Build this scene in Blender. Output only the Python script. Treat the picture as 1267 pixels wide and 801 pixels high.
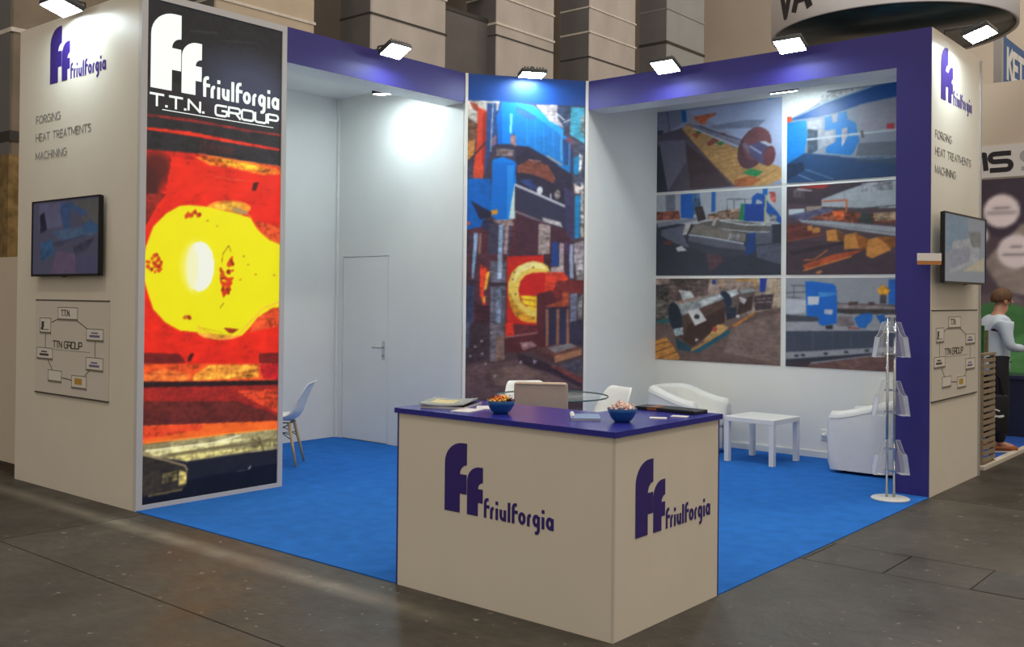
import bpy, bmesh, math, random
import numpy as np
from mathutils import Vector, Matrix

for o in list(bpy.data.objects):
    bpy.data.objects.remove(o, do_unlink=True)
scene = bpy.context.scene
COL = scene.collection
random.seed(7)

# ------------------------------------------------------------------ camera
cam_data = bpy.data.cameras.new('camera')
cam = bpy.data.objects.new('camera', cam_data)
COL.objects.link(cam)
scene.camera = cam
F_PX, YAW, PITCH, ROLL = 1239.076, 0.6967, 0.0085, 0.0099
cam_data.sensor_fit = 'HORIZONTAL'
cam_data.sensor_width = 36.0
cam_data.lens = F_PX / 1267.0 * 36.0
cam_data.shift_x = (633.5 - 630.63) / 1267.0
cam_data.shift_y = -(400.5 - 356.64) / 1267.0
cam_data.clip_end = 200
_f = Vector((-math.sin(YAW) * math.cos(PITCH), math.cos(YAW) * math.cos(PITCH), math.sin(PITCH)))
_r = Vector((math.cos(YAW), math.sin(YAW), 0))
_u = _r.cross(_f)
_r2 = _r * math.cos(ROLL) + _u * math.sin(ROLL)
_u2 = -_r * math.sin(ROLL) + _u * math.cos(ROLL)
cam.matrix_world = Matrix(((_r2.x, _u2.x, -_f.x, 2.6577), (_r2.y, _u2.y, -_f.y, -3.9618), (_r2.z, _u2.z, -_f.z, 1.6363), (0, 0, 0, 1)))

# ------------------------------------------------------------------ world, hall lamps, exposure
world = bpy.data.worlds.new('hall_ambient')
scene.world = world
world.use_nodes = True
bg = world.node_tree.nodes['Background']
bg.inputs['Color'].default_value = (1.0, 0.88, 0.745, 1)
bg.inputs['Strength'].default_value = 0.49
scene.view_settings.view_transform = 'Standard'
scene.view_settings.look = 'None'
scene.view_settings.gamma = 1.0
scene.view_settings.use_curve_mapping = False
scene.view_settings.exposure = 0.0
HALL_LAMP_POWER = 330.0
for hx, hy in ((7, -6), (-4, -7), (7, 4), (5, 13), (2, 1), (-5, 9), (-3, 18), (7, 21)):
    ld = bpy.data.lights.new('hall_high_bay', 'AREA')
    ld.shape = 'DISK'; ld.size = 1.6
    ld.energy = HALL_LAMP_POWER
    ld.color = (1.0, 0.88, 0.74)
    lo = bpy.data.objects.new('hall_high_bay', ld)
    lo.location = (hx, hy, 15.0)
    COL.objects.link(lo)
sd = bpy.data.lights.new('ring_banner_fill', 'SPOT')      # added, unseen spot that brightens the round hanging banner
sd.energy = 2200; sd.spot_size = math.radians(26); sd.spot_blend = .6; sd.shadow_soft_size = .15; sd.color = (1.0, .95, .92)
so = bpy.data.objects.new('ring_banner_fill', sd); so.location = (4.5, 1.5, 10.0)
so.rotation_euler = (Vector((-1.9, 8.9, 6.0)) - so.location).to_track_quat('-Z', 'Y').to_euler()
COL.objects.link(so)
LED_STRENGTH = 100.0         # the stand's own flood lights
INNER_LED_STRENGTH = 135.0   # the two flood lights inside the recesses

# ------------------------------------------------------------------ helpers
def lin(c):
    c = c / 255.0
    return c / 12.92 if c <= 0.04045 else ((c + 0.055) / 1.055) ** 2.4
def rgb(r, g, b):
    return (lin(r), lin(g), lin(b), 1.0)

MATS = {}
def mat(name, col=(0.8, 0.8, 0.8, 1), rough=0.5, metal=0.0, grain=0.0, scale=20.0, bump=0.0, spec=0.5, trans=0.0, ior=1.45, coat=0.0, stretch=None):
    if name in MATS:
        return MATS[name]
    m = bpy.data.materials.new(name)
    m.use_nodes = True
    nt = m.node_tree
    b = nt.nodes['Principled BSDF']
    b.inputs['Base Color'].default_value = col
    b.inputs['Roughness'].default_value = rough
    b.inputs['Metallic'].default_value = metal
    b.inputs['Specular IOR Level'].default_value = spec
    b.inputs['Transmission Weight'].default_value = trans
    b.inputs['IOR'].default_value = ior
    b.inputs['Coat Weight'].default_value = coat
    if grain or bump:
        tc = nt.nodes.new('ShaderNodeTexCoord')
        src = tc.outputs['Object']
        if stretch:
            mp = nt.nodes.new('ShaderNodeMapping')
            mp.inputs['Scale'].default_value = stretch
            nt.links.new(src, mp.inputs['Vector']); src = mp.outputs['Vector']
        n = nt.nodes.new('ShaderNodeTexNoise')
        n.inputs['Scale'].default_value = scale
        n.inputs['Detail'].default_value = 6
        nt.links.new(src, n.inputs['Vector'])
        if grain:
            r = nt.nodes.new('ShaderNodeValToRGB')
            r.color_ramp.elements[0].position = 0.3
            r.color_ramp.elements[1].position = 0.7
            r.color_ramp.elements[0].color = tuple(c * (1 - grain) for c in col[:3]) + (1,)
            r.color_ramp.elements[1].color = tuple(min(1, c * (1 + grain)) for c in col[:3]) + (1,)
            nt.links.new(n.outputs['Fac'], r.inputs['Fac'])
            nt.links.new(r.outputs['Color'], b.inputs['Base Color'])
        if bump:
            bp = nt.nodes.new('ShaderNodeBump')
            bp.inputs['Strength'].default_value = bump
            bp.inputs['Distance'].default_value = 0.01
            nt.links.new(n.outputs['Fac'], bp.inputs['Height'])
            nt.links.new(bp.outputs['Normal'], b.inputs['Normal'])
    MATS[name] = m
    return m

def emit_mat(name, col, strength):
    m = bpy.data.materials.new(name)
    m.use_nodes = True
    b = m.node_tree.nodes['Principled BSDF']
    b.inputs['Base Color'].default_value = (0.8, 0.8, 0.8, 1)
    b.inputs['Emission Color'].default_value = col
    b.inputs['Emission Strength'].default_value = strength
    MATS[name] = m
    return m

def print_mat(name, glow=0.0, gain=1.0, rough=0.45):
    """Printed sheet: colours of the picture stored per vertex."""
    m = bpy.data.materials.new(name)
    m.use_nodes = True
    nt = m.node_tree
    b = nt.nodes['Principled BSDF']
    a = nt.nodes.new('ShaderNodeVertexColor')
    a.layer_name = 'picture'
    src = a.outputs['Color']
    if gain != 1.0:
        g = nt.nodes.new('ShaderNodeMix'); g.data_type = 'RGBA'; g.blend_type = 'MULTIPLY'
        g.inputs[0].default_value = 1.0
        g.inputs[7].default_value = (gain, gain, gain, 1)
        nt.links.new(src, g.inputs[6]); src = g.outputs[2]
    nt.links.new(src, b.inputs['Base Color'])
    b.inputs['Roughness'].default_value = rough
    if glow:
        nt.links.new(src, b.inputs['Emission Color'])
        b.inputs['Emission Strength'].default_value = glow
    MATS[name] = m
    return m

def frame(o, ex, ey=(0, 0, 1)):
    o = Vector(o); ex = Vector(ex).normalized(); ey = Vector(ey).normalized(); en = ex.cross(ey)
    return lambda a, b, c=0.0: o + ex * a + ey * b + en * c

class MB:
    """Collects shapes for ONE mesh object."""
    def __init__(s):
        s.v = []; s.f = []; s.smooth = []
    def add(s, vs, fs, smooth=False):
        k = len(s.v)
        s.v += [tuple(p) for p in vs]
        s.f += [tuple(i + k for i in f) for f in fs]
        s.smooth += [smooth] * len(fs)
        return s
    def box(s, x0, x1, y0, y1, z0, z1, fr=None, bev=0.0):
        if bev:
            return s.rbox(x0, x1, y0, y1, z0, z1, bev, fr)
        fr = fr or (lambda a, b, c: Vector((a, b, c)))
        vs = [fr(x, y, z) for z in (z0, z1) for y in (y0, y1) for x in (x0, x1)]
        return s.add(vs, [(0, 2, 3, 1), (4, 5, 7, 6), (0, 1, 5, 4), (2, 6, 7, 3), (0, 4, 6, 2), (1, 3, 7, 5)])
    def rbox(s, x0, x1, y0, y1, z0, z1, r, fr=None, seg=2):
        fr = fr or (lambda a, b, c: Vector((a, b, c)))
        bm = bmesh.new()
        bmesh.ops.create_cube(bm, size=1.0)
        for v in bm.verts:
            v.co = Vector(((x0 + x1) / 2 + v.co.x * (x1 - x0), (y0 + y1) / 2 + v.co.y * (y1 - y0), (z0 + z1) / 2 + v.co.z * (z1 - z0)))
        bmesh.ops.bevel(bm, geom=list(bm.edges), offset=r, segments=seg, profile=0.5, affect='EDGES')
        bm.verts.index_update()
        s.add([fr(*v.co) for v in bm.verts], [[v.index for v in f.verts] for f in bm.faces], seg > 1)
        bm.free()
        return s
    def prism(s, poly, fr, c0, c1, smooth=False):
        """2-D outline (counter-clockwise) extruded along the frame's normal."""
        area = sum(poly[i - 1][0] * poly[i][1] - poly[i][0] * poly[i - 1][1] for i in range(len(poly)))
        if area < 0: poly = poly[::-1]
        n = len(poly)
        vs = [fr(a, b, c0) for a, b in poly] + [fr(a, b, c1) for a, b in poly]
        fs = [tuple(range(n - 1, -1, -1)), tuple(range(n, 2 * n))] + [(i, (i + 1) % n, n + (i + 1) % n, n + i) for i in range(n)]
        return s.add(vs, fs, smooth)
    def tube(s, pts, r, n=8, caps=True):
        pts = [Vector(p) for p in pts]
        rs = r if isinstance(r, (list, tuple)) else [r] * len(pts)
        vs = []; fs = []
        up = None
        for i, p in enumerate(pts):
            d = (pts[min(i + 1, len(pts) - 1)] - pts[max(i - 1, 0)]).normalized()
            if up is None:
                up = Vector((0, 0, 1)) if abs(d.z) < 0.9 else Vector((1, 0, 0))
            a = d.cross(up).normalized(); b = d.cross(a).normalized()
            up = b.cross(d) if b.cross(d).length > 0 else up
            up = -b
            for k in range(n):
                t = 2 * math.pi * k / n
                vs.append(p + (a * math.cos(t) + b * math.sin(t)) * rs[i])
        for i in range(len(pts) - 1):
            for k in range(n):
                fs.append((i * n + k, i * n + (k + 1) % n, (i + 1) * n + (k + 1) % n, (i + 1) * n + k))
        if caps:
            fs.append(tuple(range(n))); fs.append(tuple(range(len(vs) - 1, len(vs) - n - 1, -1)))
        return s.add(vs, fs, True)
    def lathe(s, prof, c=(0, 0, 0), n=24, closed=False):
        c = Vector(c); vs = []; fs = []
        for r, z in prof:
            for k in range(n):
                t = 2 * math.pi * k / n
                vs.append(c + Vector((r * math.cos(t), r * math.sin(t), z)))
        m = len(prof)
        for i in range(m if closed else m - 1):
            j = (i + 1) % m
            for k in range(n):
                fs.append((i * n + k, i * n + (k + 1) % n, j * n + (k + 1) % n, j * n + k))
        if not closed:
            if prof[0][0] > 1e-4: fs.append(tuple(range(n - 1, -1, -1)))
            if prof[-1][0] > 1e-4: fs.append(tuple(range((m - 1) * n, m * n)))
        return s.add(vs, fs, True)
    def ball(s, c, rx, ry, rz, nu=10, nv=6, fr=None):
        c = Vector(c); vs = []; fs = []
        for i in range(nv + 1):
            p = math.pi * i / nv
            for k in range(nu):
                t = 2 * math.pi * k / nu
                q = (rx * math.sin(p) * math.cos(t), ry * math.sin(p) * math.sin(t), -rz * math.cos(p))
                vs.append(fr(*(c + Vector(q))) if fr else c + Vector(q))
        for i in range(nv):
            for k in range(nu):
                fs.append((i * nu + k, i * nu + (k + 1) % nu, (i + 1) * nu + (k + 1) % nu, (i + 1) * nu + k))
        return s.add(vs, fs, True)
    def grid(s, rows, smooth=True):
        m = len(rows); n = len(rows[0])
        vs = [p for r in rows for p in r]
        return s.add(vs, [(i * n + k, i * n + k + 1, (i + 1) * n + k + 1, (i + 1) * n + k) for i in range(m - 1) for k in range(n - 1)], smooth)
    def build(s, name, m, parent=None, weld=False, origin=None):
        me = bpy.data.meshes.new(name)
        vs = s.v
        if origin is not None:
            vs = [(p[0] - origin[0], p[1] - origin[1], p[2] - origin[2]) for p in vs]
        me.from_pydata(vs, [], s.f)
        for p, sm in zip(me.polygons, s.smooth): p.use_smooth = sm
        bm = bmesh.new(); bm.from_mesh(me)
        if weld: bmesh.ops.remove_doubles(bm, verts=bm.verts, dist=1e-5)
        bmesh.ops.recalc_face_normals(bm, faces=bm.faces)
        bm.to_mesh(me); bm.free()
        me.materials.append(m)
        o = bpy.data.objects.new(name, me)
        COL.objects.link(o)
        if origin is not None: o.location = origin
        if parent: attach(o, parent)
        return o

def attach(o, parent):
    o.parent = parent
    o.matrix_parent_inverse = world_of(parent).inverted()
def world_of(o):
    m = Matrix.LocRotScale(o.location, o.rotation_euler, o.scale)
    return (world_of(o.parent) @ o.matrix_parent_inverse @ m) if o.parent else m
def tag(o, label=None, cat=None, group=None, kind=None):
    if label: o['label'] = label
    if cat: o['category'] = cat
    if group: o['group'] = group
    if kind: o['kind'] = kind
    return o
def thing(name, label, cat, loc=(0, 0, 0), rz=0.0, group=None):
    o = bpy.data.objects.new(name, None)
    o.empty_display_size = 0.1
    o.location = loc; o.rotation_euler = (0, 0, rz)
    COL.objects.link(o)
    return tag(o, label, cat, group)
def structure(name, mb, m, label=None):
    o = mb.build(name, m)
    return tag(o, label, None, None, 'structure')
def local(mb_fn):
    return mb_fn
def copy_tree(src, parent=None):
    c = src.copy(); COL.objects.link(c)
    if parent is not None:
        c.parent = parent
    for ch in src.children:
        copy_tree(ch, c)
    return c
def placed(root, loc, rz):
    root.location = loc; root.rotation_euler = (0, 0, rz)
    return root
def part(mb, name, m, root, weld=False):
    """A part modelled in the thing's own coordinates (root at its base)."""
    o = mb.build(name, m, None, weld)
    o.parent = root
    return o

# ------------------------------------------------------------------ stroke lettering
def arc(cx, cy, rx, ry, a0, a1, n=8):
    return [(cx + rx * math.cos(math.radians(a0 + (a1 - a0) * i / n)), cy + ry * math.sin(math.radians(a0 + (a1 - a0) * i / n))) for i in range(n + 1)]
CAPS = {   # unit-height strokes, glyph width
 'A': (.72, [[(0, 0), (.36, 1), (.72, 0)], [(.14, .36), (.58, .36)]]),
 'C': (.76, [arc(.42, .5, .42, .5, 45, 315, 12)]),
 'E': (.56, [[(.56, 0), (0, 0), (0, 1), (.56, 1)], [(0, .52), (.5, .52)]]),
 'F': (.54, [[(0, 0), (0, 1), (.54, 1)], [(0, .52), (.48, .52)]]),
 'G': (.8, [arc(.42, .5, .42, .5, 50, 340, 12) + [(.82, .46), (.5, .46)]]),
 'H': (.7, [[(0, 0), (0, 1)], [(.7, 0), (.7, 1)], [(0, .52), (.7, .52)]]),
 'I': (.08, [[(.04, 0), (.04, 1)]]),
 'K': (.66, [[(0, 0), (0, 1)], [(.64, 1), (.04, .45)], [(.2, .6), (.66, 0)]]),
 'M': (.84, [[(0, 0), (0, 1), (.42, .15), (.84, 1), (.84, 0)]]),
 'N': (.7, [[(0, 0), (0, 1), (.7, 0), (.7, 1)]]),
 'O': (.86, [arc(.43, .5, .43, .5, 0, 360, 18)]),
 'P': (.6, [[(0, 0), (0, 1), (.34, 1)] + arc(.34, .74, .26, .26, 90, -90, 6) + [(0, .48)]]),
 'R': (.62, [[(0, 0), (0, 1), (.34, 1)] + arc(.34, .74, .26, .26, 90, -90, 6) + [(0, .48)], [(.3, .48), (.62, 0)]]),
 'S': (.6, [arc(.3, .75, .28, .25, 30, 270, 8) + arc(.3, .25, .3, .25, 90, -150, 8)]),
 'T': (.66, [[(0, 1), (.66, 1)], [(.33, 0), (.33, 1)]]),
 'U': (.7, [[(0, 1), (0, .3)] + arc(.35, .3, .35, .3, 180, 360, 8) + [(.7, 1)]]),
 'V': (.72, [[(0, 1), (.36, 0), (.72, 1)]]),
 '.': (.08, [[(.02, 0), (.06, 0)]]), ' ': (.4, [])}
def rr(x0, x1, y0, y1, r, pts):
    return pts
WIDE = {   # wide square-rounded lettering
 'T': (1.15, [[(0, 1), (1.15, 1)], [(.575, 0), (.575, 1)]]),
 'N': (1.15, [[(0, 0), (0, 1), (1.15, 0), (1.15, 1)]]),
 '.': (.14, [[(.05, .03), (.09, .03)]]),
 'G': (1.3, [[(1.3, 1), (.25, 1)] + arc(.25, .75, .25, .25, 90, 180, 4) + arc(.25, .25, .25, .25, 180, 270, 4) + arc(1.05, .25, .25, .25, 270, 360, 4) + [(1.3, .5), (.7, .5)]]),
 'R': (1.3, [[(0, 0), (0, 1), (1.05, 1)] + arc(1.07, .74, .24, .26, 90, -90, 6) + [(0, .48)], [(.8, .48), (1.3, 0)]]),
 'O': (1.4, [arc(1.15, .75, .25, .25, 0, 90, 4) + arc(.25, .75, .25, .25, 90, 180, 4) + arc(.25, .25, .25, .25, 180, 270, 4) + arc(1.15, .25, .25, .25, 270, 360, 4) + [(1.4, .75)]]),
 'U': (1.35, [[(0, 1)] + arc(.25, .25, .25, .25, 180, 270, 4) + arc(1.1, .25, .25, .25, 270, 360, 4) + [(1.35, 1)]]),
 'P': (1.25, [[(0, 0), (0, 1), (1.0, 1)] + arc(1.0, .72, .25, .28, 90, -90, 6) + [(0, .44)]]),
 'M': (1.3, [[(0, 0), (.1, 1), (.3, 1), (.65, .1), (.95, 1), (1.2, 1), (1.3, 0)]]),
 'S': (1.2, [[(1.2, 1), (.25, 1)] + arc(.25, .76, .24, .24, 90, 270, 6) + [(.95, .52)] + arc(.95, .26, .25, .26, 90, -90, 6) + [(0, 0)]]),
 ' ': (.7, [])}
ROUND = {  # round bold lower case, x-height 1, ascender 1.62
 'f': (.62, [[(.17, 0), (.17, 1.2)] + arc(.45, 1.2, .28, .26, 180, 90, 5) + [(.58, 1.46)], [(.17, .9), (.56, .9)]]),
 'r': (.5, [[(.16, 0), (.16, .6)] + arc(.42, .6, .26, .26, 180, 90, 4)]),
 'i': (.34, [[(.17, .13), (.17, .78)], [(.17, 1.3), (.17, 1.32)]]),
 'u': (.82, [[(.16, .88), (.16, .4)] + arc(.41, .4, .25, .26, 180, 360, 8) + [(.66, .88)], [(.66, .5), (.66, .13)]]),
 'l': (.34, [[(.17, .13), (.17, 1.40)]]),
 'o': (.86, [arc(.43, .5, .29, .36, 0, 360, 14)]),
 'g': (.86, [arc(.41, .52, .27, .36, 0, 360, 14), [(.68, .88), (.68, -.15)] + arc(.42, -.15, .26, .25, 0, -110, 6)]),
 'a': (.88, [arc(.43, .5, .29, .36, 0, 360, 14), [(.72, .78), (.72, .13)]])}
def text_strokes(font, s, h, space=.2):
    x = 0.0; out = []
    for ch in s:
        w, st = font[ch]
        for p in st: out.append([((x + a) * h, b * h) for a, b in p])
        x += w + space
    return out, (x - space) * h
def strokes(mb, paths, w, fr, c0=.0006, c1=.0022, sx=1.0, round_ends=False):
    """Ribbon of width w along each path, laid on a surface frame."""
    k = 0
    for p in paths:
        p = [(a * sx, b) for a, b in p]
        for i in range(len(p) - 1):
            a = Vector(p[i] + (0,)); b = Vector(p[i + 1] + (0,)); d = b - a
            if d.length < 1e-7: continue
            d.normalize(); nrm = Vector((-d.y, d.x, 0)) * w / 2
            e = d * (w * .5 if (i == 0 and len(p) == 2) else 0)
            q = [a - e + nrm * -1, b + e - nrm, b + e + nrm, a - e + nrm]
            k += 1; mb.prism([(v.x, v.y) for v in q], fr, c0, c1 + (k % 40) * 2e-5)
            if i > 0:
                mb.prism([(p[i][0] + w / 2 * math.cos(t * math.pi / 4), p[i][1] + w / 2 * math.sin(t * math.pi / 4)) for t in range(8)], fr, c0, c1 + (k % 40) * 2e-5 + 1e-5)
    return mb
def f_outline(x, k):
    pts = [(0, 0), (0, .41)] + [(a, b) for a, b in arc(.2, .41, .2, .185, 180, 90, 8)] + [(.255, .595), (.255, .41)] \
        + arc(.255, .33, .079, .08, 90, 180, 5) + [(.255, .33), (.255, .163), (.177, .163), (.177, 0)]
    return [(x + a * k, b * k) for a, b in pts]
def logo(parent, fr, k, m, name='logo'):
    """The double-f emblem with the company name beside it, k = scale (1 -> 0.6 m tall)."""
    g = lambda a, b, c=0: fr(a * k, b * k, c)
    mb = MB()
    mb.prism(f_outline(0, 1), g, .0006, .0022)
    mb.prism(f_outline(.262, .69), g, .0006, .0022)
    em = mb.build(name, m, parent)
    st, w = text_strokes(ROUND, 'friulforgia', .105, .17)
    sx = .735 / w
    h = lambda a, b, c=0: fr((.452 + a) * k, b * k, c)
    strokes(MB(), [], 1, h)
    tx = strokes(MB(), st, .0268, h, sx=sx).build('lettering', m, em)
    return em
def lettering(parent, fr, s, h, w, m, font=CAPS, space=.2, sx=1.0, c1=.0022):
    x = 0.0
    for word in s.split(' '):
        st, wd = text_strokes(font, word, h, space)
        strokes(MB(), st, w, lambda a, b, c=0.0, x=x: fr(a + x, b, c), c1=c1, sx=sx).build('lettering', m, parent)
        x += (wd + (space * 2 + font[' '][0]) * h) * sx

# ------------------------------------------------------------------ painted prints
def value_noise(h, w, sy, sx, seed):
    rng = np.random.RandomState(seed)
    g = rng.rand(int(sy) + 2, int(sx) + 2)
    y = np.linspace(0, sy, h, endpoint=False); x = np.linspace(0, sx, w, endpoint=False)
    yi = y.astype(int); xi = x.astype(int)
    fy = (y - yi)[:, None]; fx = (x - xi)[None, :]
    fy = fy * fy * (3 - 2 * fy); fx = fx * fx * (3 - 2 * fx)
    a = g[yi][:, xi]; b = g[yi][:, xi + 1]; c = g[yi + 1][:, xi]; d = g[yi + 1][:, xi + 1]
    return (a * (1 - fx) + b * fx) * (1 - fy) + (c * (1 - fx) + d * fx) * fy
def paint(ops, nx, ny, aspect, seed):
    """Print of a picture: list of flat coloured shapes in 0..1000 picture coordinates -> (ny, nx, 3) sRGB."""
    S = 2; W = nx * S; H = ny * S
    img = np.zeros((H, W, 3))
    U = (np.arange(W) + .5) / W; V = (np.arange(H) + .5) / H
    big = value_noise(H, W, 14 / aspect + 2, 14, seed); fine = value_noise(H, W, 64 / aspect + 3, 64, seed + 1)
    streak = value_noise(H, W, 90 / aspect + 3, 22, seed + 2)
    noise = (big * .3 + fine * .35 + streak * .35) * 2 - 1
    def put(m, sl, col, n):
        nz = 1 + n * .95 * noise[sl][..., None]
        img[sl] = np.where(m[..., None], np.clip(np.array(col, float) * nz, 0, 255), img[sl])
    def inside(p, x, y):
        m = np.zeros((len(y), len(x)), bool); k = len(p); j = k - 1
        for i in range(k):
            xi, yi = p[i]; xj, yj = p[j]
            if yi != yj:
                c = (yi > y) != (yj > y)
                t = (xj - xi) * (y - yi) / (yj - yi) + xi
                m ^= c[:, None] & (x[None, :] < t[:, None])
            j = i
        return m
    def box(p, pad=0):
        a = p.min(0) - pad; b = p.max(0) + pad
        x0, x1 = np.searchsorted(U, [a[0], b[0]]); y0, y1 = np.searchsorted(V, [a[1], b[1]])
        return slice(y0, y1), slice(x0, x1)
    for o in ops:
        if o[0] == 'b': img[:] = np.array(o[1], float); continue
        p = np.array(o[3], float).reshape(-1, 2) / 1000.
        if o[0] == 'p':
            sl = box(p)
            if U[sl[1]].size and V[sl[0]].size: put(inside(p, U[sl[1]], V[sl[0]]), sl, o[1], o[2])
        elif o[0] == 's':
            c = p.mean(0); r = (p.max(0) - p.min(0)) / 2; sl = box(p, .12)
            if not (U[sl[1]].size and V[sl[0]].size): continue
            d = np.sqrt(((U[sl[1]][None, :] - c[0]) / r[0]) ** 2 + ((V[sl[0]][:, None] - c[1]) / r[1]) ** 2)
            a = np.clip((1 + 6 * o[2] - d) / (12 * o[2]), 0, 1)[..., None]
            img[sl] = img[sl] * (1 - a) + np.array(o[1], float) * a
        elif o[0] == 'l':
            w = o[2] / 2
            for i in range(len(p) - 1):
                q = p[i:i + 2]; sl = box(q, w * max(1, 1 / aspect) + .004)
                x = U[sl[1]][None, :] * aspect; y = V[sl[0]][:, None]
                if not (x.size and y.size): continue
                a = q[0] * [aspect, 1]; d = (q[1] - q[0]) * [aspect, 1]
                t = np.clip(((x - a[0]) * d[0] + (y - a[1]) * d[1]) / max(d @ d, 1e-12), 0, 1)
                m = (x - a[0] - t * d[0]) ** 2 + (y - a[1] - t * d[1]) ** 2 < w * w
                put(m, sl, o[1], .1)
    return img.reshape(ny, S, nx, S, 3).mean((1, 3))
PICTURES = {}
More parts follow.
